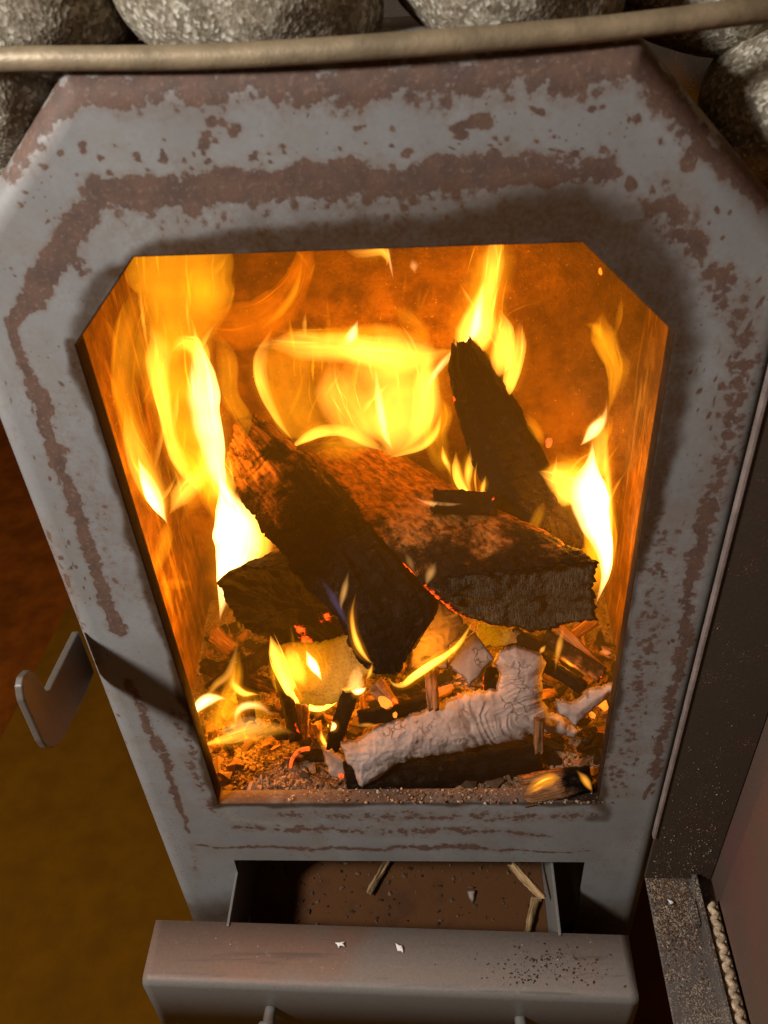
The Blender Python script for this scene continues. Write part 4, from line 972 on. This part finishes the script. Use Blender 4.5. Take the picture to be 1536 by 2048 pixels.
def flame(label, base, tongues, group=FG):
    o = thing('flame', label, 'flame', at_y(*base), group)
    inv = Matrix.Translation(-o.location)
    for i, t in enumerate(tongues):
        k = dict(t[3]) if len(t) > 3 else {}; want_licks = k.pop('licks', 1)
        c = tongue(o, t[0], t[1], t[2], seed=base[0]*.013+i*2.7, **k); c.matrix_parent_inverse = inv
        A = np.array(t[0], float); rs = np.random.default_rng(int(base[0]+i*31)); B = catmull(A, 24)
        if A[:, 2].max() > 15 and len(A) > 2:               # fine bright streaks inside a broad tongue
            tg_ = np.gradient(B[:, :2], axis=0); tg_ /= np.linalg.norm(tg_, axis=1)[:, None]+1e-9
            for q in range(int(np.clip(A[:, 2].max()/9, 2, 6))):
                a0 = rs.integers(0, 10); a1 = min(24, a0+rs.integers(8, 15)); off = rs.uniform(-.85, .85); seg = B[a0:a1:3].copy()
                seg[:, :2] += np.stack([tg_[a0:a1:3, 1], -tg_[a0:a1:3, 0]], 1)*(seg[:, 2]*off)[:, None]+rs.normal(size=(len(seg), 2))*2.0
                seg[:, 2] = rs.uniform(1.6, 4.2); seg[:, 3] = seg[:, 3]*rs.uniform(.35, .8)
                if len(seg) > 2:
                    c = tongue(o, seg, t[1]-.003, t[2]-.003, kind=k.get('kind', 'orange'), seed=rs.random()*50, taper=.45); c.matrix_parent_inverse = inv
        if A[:, 2].max() > 22 and want_licks:          # small licks peeling off the edges
            for q in range(3):
                i0 = rs.integers(4, 20); sd = rs.choice([-1, 1]); p0_ = B[i0, :2]+sd*np.array([tg_[i0, 1], -tg_[i0, 0]])*B[i0, 2]*rs.uniform(.35, .8)
                an_ = rs.normal()*.32; dv = np.array([math.sin(an_), -math.cos(an_)]); lnk = rs.uniform(45, 120); bn = rs.normal()*.25; w_ = rs.uniform(4, 11)
                pts_ = [(*(p0_+dv*lnk*t_+np.array([dv[1], -dv[0]])*lnk*bn*t_*t_), w_*(1-.75*t_), min(B[i0, 3], 2.2)*(.55-.4*t_)) for t_ in (0, .25, .5, .75, 1)]
                c = tongue(o, pts_, t[1]-.002, t[2], kind='orange' if B[i0, 3] < 1.5 else 'yellow', seed=rs.random()*50, taper=.4, pl=.7, pr=1.6); c.matrix_parent_inverse = inv
        if A[:, 3].max() > 1.2 and A[:, 2].max() > 3.5:      # added dim halo imitating lens glow round a bright tongue
            A[:, 2] = A[:, 2]*1.55+6; A[:, 3] = np.minimum(A[:, 3], 2.5)*.16
            c = tongue(o, A, t[1]+.002, t[2]+.002, kind='orange', pl=2.2, pr=2.2, seed=base[0]*.013+i*2.7+50); c.matrix_parent_inverse = inv
    return o
O = lambda **k: k
flame('tall yellow flame climbing the left wall, left of the leaning log', (440, 1230, .10), [
  ([(365, 420, 112, .9), (362, 520, 104, .9), (365, 590, 98, .85), (360, 660, 80, .7), (350, 730, 55, .4)], .115, .115, O(kind='orange', pl=.45, pr=.5, corr=.5)),
  ([(300, 530, 30, .2), (262, 660, 34, .4), (252, 780, 30, .6), (275, 890, 32, .6), (318, 990, 24, .7), (332, 1040, 8, .5)], .11, .11, O(kind='orange', pl=.5, pr=1.)),
  ([(300, 560, 60, .1), (345, 640, 80, .5), (350, 720, 85, 1.1), (370, 820, 78, 1.2), (385, 900, 62, 1.1), (390, 980, 48, .9), (360, 1050, 25, .3)], .12, .12, O(kind='orange', corr=.5)),
  ([(300, 640, 14, .5), (318, 690, 34, 1.6), (318, 740, 24, 2.), (332, 820, 17, 2.4), (346, 890, 15, 2.4), (372, 945, 18, 2.4), (400, 985, 14, 1.2)], .10, .10, O(kind='yellow', pl=.6, pr=1.2)),
  ([(340, 706, 14, .5), (368, 686, 18, 1.4), (394, 700, 20, 2.), (408, 750, 20, 2.)], .10, .10, O(kind='yellow', licks=0)),
  ([(408, 860, 20, .8), (424, 920, 28, 1.8), (442, 970, 28, 2.6), (458, 1020, 30, 2.4)], .112, .112, O(kind='yellow')),
  ([(352, 880, 22, .6), (390, 930, 30, 1.), (420, 990, 26, 1.2), (436, 1050, 14, .8)], .112, .112, O(kind='orange')),
  ([(384, 650, 8, .5), (396, 700, 20, 2.5), (405, 770, 32, 4.5), (412, 840, 32, 5.5), (424, 900, 26, 5.), (436, 950, 16, 5.), (452, 985, 9, 6.), (490, 1040, 14, 4.)], .10, .095, O(kind='core', pl=1.4, pr=.6, corr=.6)),
  ([(440, 940, 8, 2.), (448, 975, 18, 6.), (458, 1010, 30, 9.), (474, 1050, 46, 13.), (478, 1090, 50, 12.), (466, 1140, 36, 9.), (450, 1190, 19, 7.), (440, 1240, 8, 3.)], .115, .11, O(kind='core', pl=.45, pr=1.3, corr=.5)),
  ([(480, 985, 12, 1.), (515, 1050, 26, 2.), (520, 1100, 26, 2.), (490, 1150, 16, 1.5)], .12, .12, O(kind='yellow')),
  ([(276, 915, 5, 2.), (292, 955, 14, 5.), (308, 990, 18, 9.), (322, 1020, 12, 9.), (335, 1048, 4, 4.)], .085, .08, O(kind='core', pl=.5, pr=1.8)),
  ([(250, 810, 12, .5), (268, 880, 22, .9), (292, 945, 30, 1.5), (320, 1005, 24, 1.7), (336, 1050, 9, .8)], .088, .082, O(kind='yellow', pl=.7, pr=2.)),
  ([(430, 900, 20, .6), (400, 950, 26, 1.4), (365, 985, 26, 1.8), (338, 1030, 12, 1.5)], .095, .09, O(kind='yellow')),
  ([(430, 660, 14, .3), (452, 720, 22, .6), (458, 790, 20, .45), (488, 845, 18, .4), (478, 900, 10, .3)], .10, .11, O(kind='orange', pl=.8, pr=.5)),
  ([(335, 1035, 12, .7), (330, 1085, 18, .5), (312, 1130, 16, .45), (316, 1165, 8, .3)], .075, .07, O(kind='orange')),
  ([(310, 1165, 8, .2), (350, 1168, 12, .3), (395, 1165, 6, .15)], .075, .075, O(kind='orange')),
  ([(278, 560, 4, .4), (286, 640, 4, .6), (300, 720, 3, .5)], .09, .09, O(kind='yellow')),
  ([(378, 560, 3, .3), (374, 620, 3, .6), (384, 690, 3, .5)], .09, .09, O(kind='yellow')),
])
flame('deep orange red wisp curling up left of centre to the top of the opening', (420, 650, .13), [
  ([(385, 640, 30, .35), (440, 655, 46, .5), (510, 645, 48, .55), (562, 612, 40, .5), (598, 555, 28, .5), (612, 500, 22, .42), (620, 440, 16, .3)], .14, .15, O(kind='red', pl=.8, pr=.55)),
  ([(520, 660, 12, .2), (560, 625, 10, .6), (590, 580, 8, .6), (606, 520, 6, .4)], .145, .15, O(kind='orange')),
  ([(405, 520, 40, .2), (410, 590, 55, .3), (440, 640, 40, .25)], .14, .14, O(kind='orange')),
])
flame('broad bright yellow flame at the back, behind the top of the wide log', (770, 905, .165), [
  ([(505, 690, 14, .8), (570, 690, 30, 1.2), (640, 695, 34, 2.), (710, 700, 34, 3.5), (780, 705, 34, 3.), (850, 716, 34, 3.), (905, 700, 20, 2.5)], .165, .165, O(kind='yellow', pl=1.5, pr=1.3, wob=.2)),
  ([(745, 640, 40, .3), (770, 710, 95, 1.4), (785, 780, 100, 1.9), (790, 840, 85, 2.4), (788, 890, 60, 2.2), (770, 925, 30, 1.)], .175, .17, O(kind='yellow', pl=1.5, pr=1.2, corr=.7)),
  ([(860, 700, 18, 1.5), (852, 760, 28, 2.2), (850, 820, 30, 1.6), (835, 870, 22, 1.5), (800, 905, 10, 1.2)], .165, .165, O(kind='yellow')),
  ([(545, 655, 8, .5), (524, 710, 15, 1.1), (522, 755, 15, 1.7), (536, 800, 12, 1.5), (562, 848, 7, 1.3), (592, 888, 3, 1.)], .155, .155, O(kind='yellow', pl=.4, pr=1.1)),
  ([(610, 660, 50, .3), (600, 730, 78, .6), (612, 810, 72, .65), (660, 870, 60, .6)], .17, .17, O(kind='orange', pl=.5)),
  ([(660, 720, 40, .8), (680, 790, 50, 1.4), (720, 860, 46, 1.4), (760, 900, 30, 1.)], .168, .168, O(kind='yellow', pl=1.3)),
  ([(572, 906, 3, 1.5), (600, 882, 9, 2.6), (640, 862, 12, 2.6), (690, 862, 12, 1.6), (740, 884, 14, 1.2), (775, 905, 10, 1.)], .15, .15, O(kind='yellow', pl=.5, pr=1.2)),
  ([(620, 905, 20, .2), (680, 895, 30, .4), (740, 900, 26, .4)], .15, .15, O(kind='orange')),
  ([(750, 730, 5, .8), (758, 800, 8, 3.5), (768, 860, 10, 5.), (785, 900, 10, 3.)], .16, .16, O(kind='core')),
  ([(884, 820, 4, .8), (872, 860, 8, 2.), (846, 888, 8, 2.), (805, 906, 6, 2.), (770, 918, 3, .6)], .15, .15, O(kind='yellow', pl=1., pr=.5)),
  ([(690, 690, 12, 3.), (705, 668, 10, 3.), (716, 640, 5, 1.)], .165, .165, O(kind='core')),
  ([(780, 610, 16, .15), (820, 640, 24, .3), (860, 690, 22, .35)], .17, .17, O(kind='orange')),
  ([(540, 660, 10, .2), (640, 670, 16, .5), (760, 664, 20, .6), (860, 680, 20, .5)], .17, .17, O(kind='orange')),
  ([(850, 800, 5, .5), (862, 760, 6, 1.2), (890, 720, 8, 2.), (915, 690, 8, 2.)], .16, .165, O(kind='core')),
])
flame('tall yellow flame behind the tip of the upright stick, reaching the top of the opening', (930, 720, .165), [
  ([(992, 440, 20, .6), (988, 500, 24, 1.3), (980, 560, 22, 2.4), (968, 610, 28, 3.6), (955, 655, 40, 4.6), (925, 700, 36, 4.), (885, 730, 20, 2.5)], .165, .165, O(kind='yellow', corr=.3)),
  ([(990, 440, 40, .3), (985, 510, 52, .45), (965, 600, 60, .5), (960, 680, 70, .5), (960, 740, 50, .3)], .17, .17, O(kind='orange')),
  ([(1000, 620, 14, 1.), (1008, 670, 22, 2.2), (1002, 720, 24, 2.4), (990, 760, 16, 1.5)], .165, .16, O(kind='yellow', pl=.9, pr=.6)),
  ([(1040, 640, 14, .35), (1036, 690, 18, 1.2), (1026, 740, 18, 2.4), (1014, 785, 12, 2.2), (1004, 815, 5, 1.)], .16, .16, O(kind='yellow', pl=.8, pr=.6)),
  ([(968, 560, 6, 1.), (958, 620, 9, 4.), (948, 665, 12, 6.), (920, 698, 12, 5.)], .16, .16, O(kind='core')),
])
flame('white hot curved flame at the right wall beside the foot of the upright stick', (1195, 1195, .10), [
  ([(1186, 880, 4, 3.), (1182, 920, 16, 8.), (1176, 965, 34, 10.), (1178, 1005, 40, 12.), (1192, 1050, 30, 13.), (1207, 1095, 19, 10.), (1211, 1140, 13, 7.), (1203, 1175, 9, 4.), (1190, 1212, 4, 1.5)], .12, .11, O(kind='core', pl=1.2, pr=.5, corr=.5)),
  ([(1075, 945, 14, .8), (1110, 955, 36, 2.4), (1145, 975, 48, 4.), (1175, 1005, 40, 5.)], .13, .12, O(kind='yellow')),
  ([(1090, 935, 10, .3), (1130, 940, 18, .5), (1175, 930, 22, .5)], .13, .13, O(kind='orange')),
  ([(1214, 860, 5, .5), (1213, 920, 9, 2.), (1217, 990, 7, 3.), (1222, 1060, 6, 3.), (1222, 1130, 5, 1.)], .11, .11, O(kind='yellow')),
  ([(1170, 1060, 14, .5), (1185, 1110, 22, .9), (1185, 1160, 18, .8), (1180, 1200, 8, .3)], .11, .105, O(kind='orange')),
  ([(1216, 805, 4, .6), (1208, 835, 8, 2.), (1190, 858, 12, 5.), (1172, 880, 10, 7.), (1160, 892, 4, 3.)], .12, .12, O(kind='core')),
])
flame('soft orange flame hugging the wall behind the white hot curved flame', (1160, 1180, .14), [
  ([(1110, 900, 20, .3), (1150, 940, 46, .8), (1175, 1000, 54, 1.), (1195, 1070, 42, .9), (1200, 1150, 26, .6), (1190, 1215, 10, .3)], .145, .135, O(kind='orange', pl=1.8, pr=1.4)),
  ([(1195, 820, 8, .3), (1200, 870, 18, .9), (1192, 930, 26, 1.6), (1180, 980, 24, 1.4)], .125, .125, O(kind='yellow', pl=1.8, pr=1.4)),
])
flame('pale orange wisp high on the right, above the white hot curved flame', (1215, 830, .12), [
  ([(1208, 622, 12, .6), (1205, 655, 30, .7), (1218, 700, 24, .85), (1230, 740, 18, .6), (1226, 790, 10, .5), (1214, 830, 5, .6)], .125, .12, O(kind='orange', pl=.6, pr=.9)),
  ([(1168, 648, 5, .3), (1190, 655, 10, .7), (1205, 680, 10, .8)], .125, .125, O(kind='orange')),
  ([(1240, 690, 6, .3), (1250, 730, 12, .3), (1240, 790, 10, .3)], .12, .12, O(kind='orange')),
])
flame('small cluster of yellow flames on the wide log, left of the upright stick', (935, 1005, .12), [
  ([(884, 888, 3, .8), (888, 915, 6, 2.2), (897, 935, 5, 1.6), (902, 955, 3, .6)], .13, .13, O(kind='yellow')),
  ([(912, 900, 4, .6), (914, 940, 10, 2.2), (920, 965, 11, 3.), (935, 985, 8, 3.4), (950, 1002, 6, 4.), (948, 1012, 4, 2.)], .125, .12, O(kind='yellow', pl=.6)),
  ([(940, 895, 4, .5), (938, 930, 8, 2.2), (936, 965, 7, 2.4), (944, 985, 4, 1.)], .13, .13, O(kind='yellow')),
  ([(972, 950, 3, .8), (966, 975, 5, 2.2), (962, 1000, 3, 1.)], .12, .12, O(kind='yellow')),
  ([(955, 920, 2, .4), (950, 955, 2.5, 1.), (955, 1000, 2, .8)], .12, .12, O(kind='yellow')),
  ([(850, 800, 12, .3), (855, 850, 14, .4), (865, 900, 14, .4), (890, 950, 20, .35)], .15, .14, O(kind='orange')),
  ([(880, 790, 14, .5), (890, 830, 16, .7), (880, 870, 16, .6), (895, 920, 20, .4)], .15, .14, O(kind='orange')),
])
flame('thin flame licking along the black chunk on top of the wide log', (840, 1000, .105), [
  ([(830, 995, 4, .5), (850, 1004, 6, .9), (885, 1010, 6, .7), (930, 1008, 5, .6)], .10, .105, O(kind='pale')),
  ([(1050, 1040, 8, .2), (1062, 1060, 14, .35), (1075, 1035, 14, .3), (1090, 1000, 8, .15)], .10, .10, O(kind='orange')),
])
flame('faint wisps over the meeting of leaning log and wide log', (850, 1170, .05), [
  ([(872, 1122, 8, .15), (862, 1145, 10, .45), (852, 1172, 7, .6)], .05, .05, O(kind='pale')),
  ([(810, 1105, 6, .15), (818, 1120, 8, .3), (830, 1150, 4, .15)], .06, .06, O(kind='pale')),
  ([(935, 1220, 4, .1), (905, 1232, 4, .3), (880, 1238, 3, .1)], .045, .045, O(kind='orange')),
])
flame('bright flame outlining the lower edge of the burning paper', (600, 1410, .06), [
  ([(540, 1270, 8, 3.), (550, 1300, 14, 5.), (566, 1345, 16, 5.), (586, 1385, 13, 6.), (608, 1408, 9, 8.), (638, 1416, 8, 8.), (664, 1404, 7, 5.), (690, 1380, 6, 2.5), (720, 1372, 4, 1.2)], .060, .054, O(kind='yellow', pl=.5, pr=1.2, taper=.12)),
  ([(612, 1300, 5, 4.), (624, 1326, 9, 14.), (638, 1350, 6, 12.), (644, 1362, 3, 3.)], .058, .055, O(kind='core')),
  ([(590, 1280, 50, .5), (610, 1330, 62, .8), (635, 1385, 40, .8)], .06, .055, O(kind='orange', pl=.8, pr=1.4)),
  ([(575, 1290, 16, .8), (590, 1330, 20, 1.6), (610, 1375, 16, 1.4)], .058, .055, O(kind='yellow')),
])
flame('bulb shaped flame between the paper and the tip of the leaning log', (715, 1385, .045), [
  ([(718, 1330, 8, .3), (712, 1355, 16, .7), (712, 1375, 20, 1.2), (714, 1388, 14, 1.5)], .045, .043, O(kind='pale')),
  ([(700, 1380, 5, 1.5), (712, 1384, 7, 6.), (726, 1380, 6, 7.), (733, 1374, 3, 2.)], .042, .042, O(kind='core')),
])
flame('narrow flame running down the left edge of the leaning log near its tip', (740, 1330, .04), [
  ([(712, 1185, 3, .3), (704, 1225, 5, .7), (707, 1262, 5, 1.5), (718, 1295, 7, 3.), (736, 1320, 7, 3.4), (748, 1328, 3, 1.5)], .036, .028, O(kind='yellow')),
  ([(745, 1326, 3, 1.), (740, 1345, 4, 1.6), (732, 1362, 3, .6)], .03, .03, O(kind='yellow')),
  ([(698, 1140, 4, .2), (690, 1175, 7, .5), (682, 1208, 6, .5), (684, 1225, 3, .2)], .04, .04, O(kind='pale')),
  ([(636, 1150, 4, .05), (660, 1185, 8, .08), (680, 1220, 8, .09), (700, 1262, 5, .06)], .045, .04, O(kind='blue')),
])
flame('long curved flame rising to the right from the tip of the leaning log', (790, 1370, .03), [
  ([(776, 1352, 4, 1.2), (786, 1368, 6, 2.), (806, 1370, 8, 2.6), (830, 1352, 8, 5.), (862, 1330, 8, 5.), (896, 1308, 6, 3.), (918, 1288, 5, 2.2), (935, 1262, 5, 1.5), (946, 1240, 3, .5)], .03, .045, O(kind='yellow', pl=.8, pr=.6)),
  ([(820, 1345, 8, .3), (860, 1322, 14, .5), (900, 1305, 12, .4), (930, 1275, 8, .3)], .035, .045, O(kind='orange')),
])
flame('low bright flame at the left edge of the opening above the ash heap', (388, 1440, .06), [
  ([(386, 1442, 3, 3.), (394, 1418, 9, 9.), (412, 1402, 11, 10.), (436, 1396, 9, 6.), (454, 1398, 4, 1.)], .045, .05, O(kind='core')),
  ([(405, 1405, 8, .6), (430, 1372, 10, 1.2), (455, 1350, 9, .7), (470, 1310, 6, .35), (476, 1262, 4, .15)], .055, .06, O(kind='yellow')),
  ([(470, 1330, 8, .3), (466, 1365, 8, 1.), (486, 1386, 7, 5.), (508, 1388, 5, 2.5), (522, 1390, 3, .5)], .055, .055, O(kind='yellow')),
  ([(474, 1452, 6, .5), (472, 1430, 8, 1.8), (488, 1412, 8, 2.6), (518, 1412, 8, 1.4), (548, 1432, 6, .4)], .045, .045, O(kind='pale')),
  ([(480, 1260, 4, .3), (475, 1240, 3, .15)], .08, .08, O(kind='orange')),
])
flame('soft orange glow of flame low over the left ash heap', (470, 1480, .05), [
  ([(395, 1470, 20, .3), (440, 1440, 45, .6), (490, 1425, 50, .6), (550, 1440, 30, .3)], .06, .065, O(kind='orange', pl=2., pr=2., licks=0)),
  ([(430, 1460, 12, .3), (450, 1410, 22, .7), (470, 1360, 18, .6), (478, 1300, 10, .3)], .065, .07, O(kind='orange', pl=1.6, pr=1.6)),
  ([(540, 1300, 14, .4), (560, 1350, 24, .8), (590, 1390, 26, .8), (640, 1400, 24, .6)], .068, .065, O(kind='orange', pl=1.6, pr=1.6)),
])
flame('flat yellow flame blowing right across the ash heap at the lower left', (402, 1490, .03), [
  ([(398, 1492, 4, 3.), (425, 1486, 8, 3.), (465, 1476, 13, 1.6), (510, 1464, 18, .8), (552, 1460, 17, .5), (592, 1468, 8, .2)], .028, .035, O(kind='yellow', pl=1.8, pr=1.1, corr=.7)),
  ([(440, 1470, 14, .4), (490, 1450, 20, .6), (540, 1450, 16, .35)], .035, .038, O(kind='pale')),
])
flame('small yellow flame on the ash left of the curled white bark', (655, 1490, .03), [
  ([(662, 1442, 4, 1.5), (668, 1452, 5, 6.), (660, 1464, 4, 3.)], .034, .033, O(kind='core')),
  ([(642, 1458, 4, 1.), (644, 1475, 5, 3.), (654, 1492, 4, 2.5), (668, 1500, 3, .6)], .033, .031, O(kind='yellow')),
  ([(705, 1452, 4, .2), (735, 1450, 5, .8), (762, 1452, 3, .3)], .03, .03, O(kind='yellow')),
])
flame('small flame on the log stub in the front right corner', (1090, 1565, .006), [
  ([(1048, 1588, 8, .3), (1078, 1568, 16, .8), (1108, 1556, 15, .9), (1125, 1560, 6, .2)], .002, .002, O(kind='orange')),
  ([(1060, 1578, 3, .4), (1085, 1562, 3, 1.4), (1112, 1552, 3, .6)], .001, .001, O(kind='yellow')),
  ([(1152, 1540, 5, .4), (1168, 1556, 8, 1.), (1180, 1575, 6, 1.1), (1186, 1588, 3, .3)], .004, .004, O(kind='yellow')),
])
flame('small flame hanging at the middle of the top edge of the opening', (765, 520, .10), [
  ([(690, 500, 14, .3), (730, 505, 14, .6), (764, 502, 12, 1.4), (775, 520, 6, 1.8), (772, 535, 3, .5)], .09, .09, O(kind='yellow')),
  ([(772, 480, 4, .6), (778, 515, 3, 1.), (784, 545, 3, .9), (788, 562, 2, .4)], .09, .09, O(kind='pale')),
  ([(824, 515, 4, .2), (828, 532, 8, .7), (830, 548, 4, .5)], .10, .10, O(kind='pale')),
])
flame('thin blade of flame in front of the dark sticks by the right wall', (1113, 1340, .05), [
  ([(1128, 1250, 4, .3), (1120, 1285, 7, .9), (1113, 1320, 5, .6), (1110, 1345, 3, .2)], .055, .05, O(kind='yellow')),
  ([(1092, 1290, 4, .8), (1084, 1300, 5, 1.2), (1078, 1310, 3, .4)], .07, .07, O(kind='yellow')),
  ([(1000, 1345, 5, 1.), (1004, 1356, 6, 3.), (998, 1362, 4, 1.)], .06, .06, O(kind='yellow')),
])
flame('bluish flicker behind the upright stick on the right', (1085, 880, .15), [
  ([(1050, 825, 6, .2), (1065, 850, 14, .5), (1080, 875, 12, .45), (1088, 895, 6, .2)], .15, .15, O(kind='orange')),
])
# added glowing volume that imitates the warm lens haze over the fire
hg = box('haze_veil', (-.1635, .008, -.236), (.1635, .1885, .19), None, bevel=0)
m, nt, out = mat('haze_veil_glow'); e = nt.nodes.new('ShaderNodeEmission'); e.inputs[0].default_value = (1, .30, .012, 1); e.inputs[1].default_value = .52
nt.links.new(e.outputs[0], out.inputs['Volume']); hg.data.materials.append(m)
tag(hg, 'added faint orange glow imitating lens haze over the firebox', 'haze', kind='stuff')
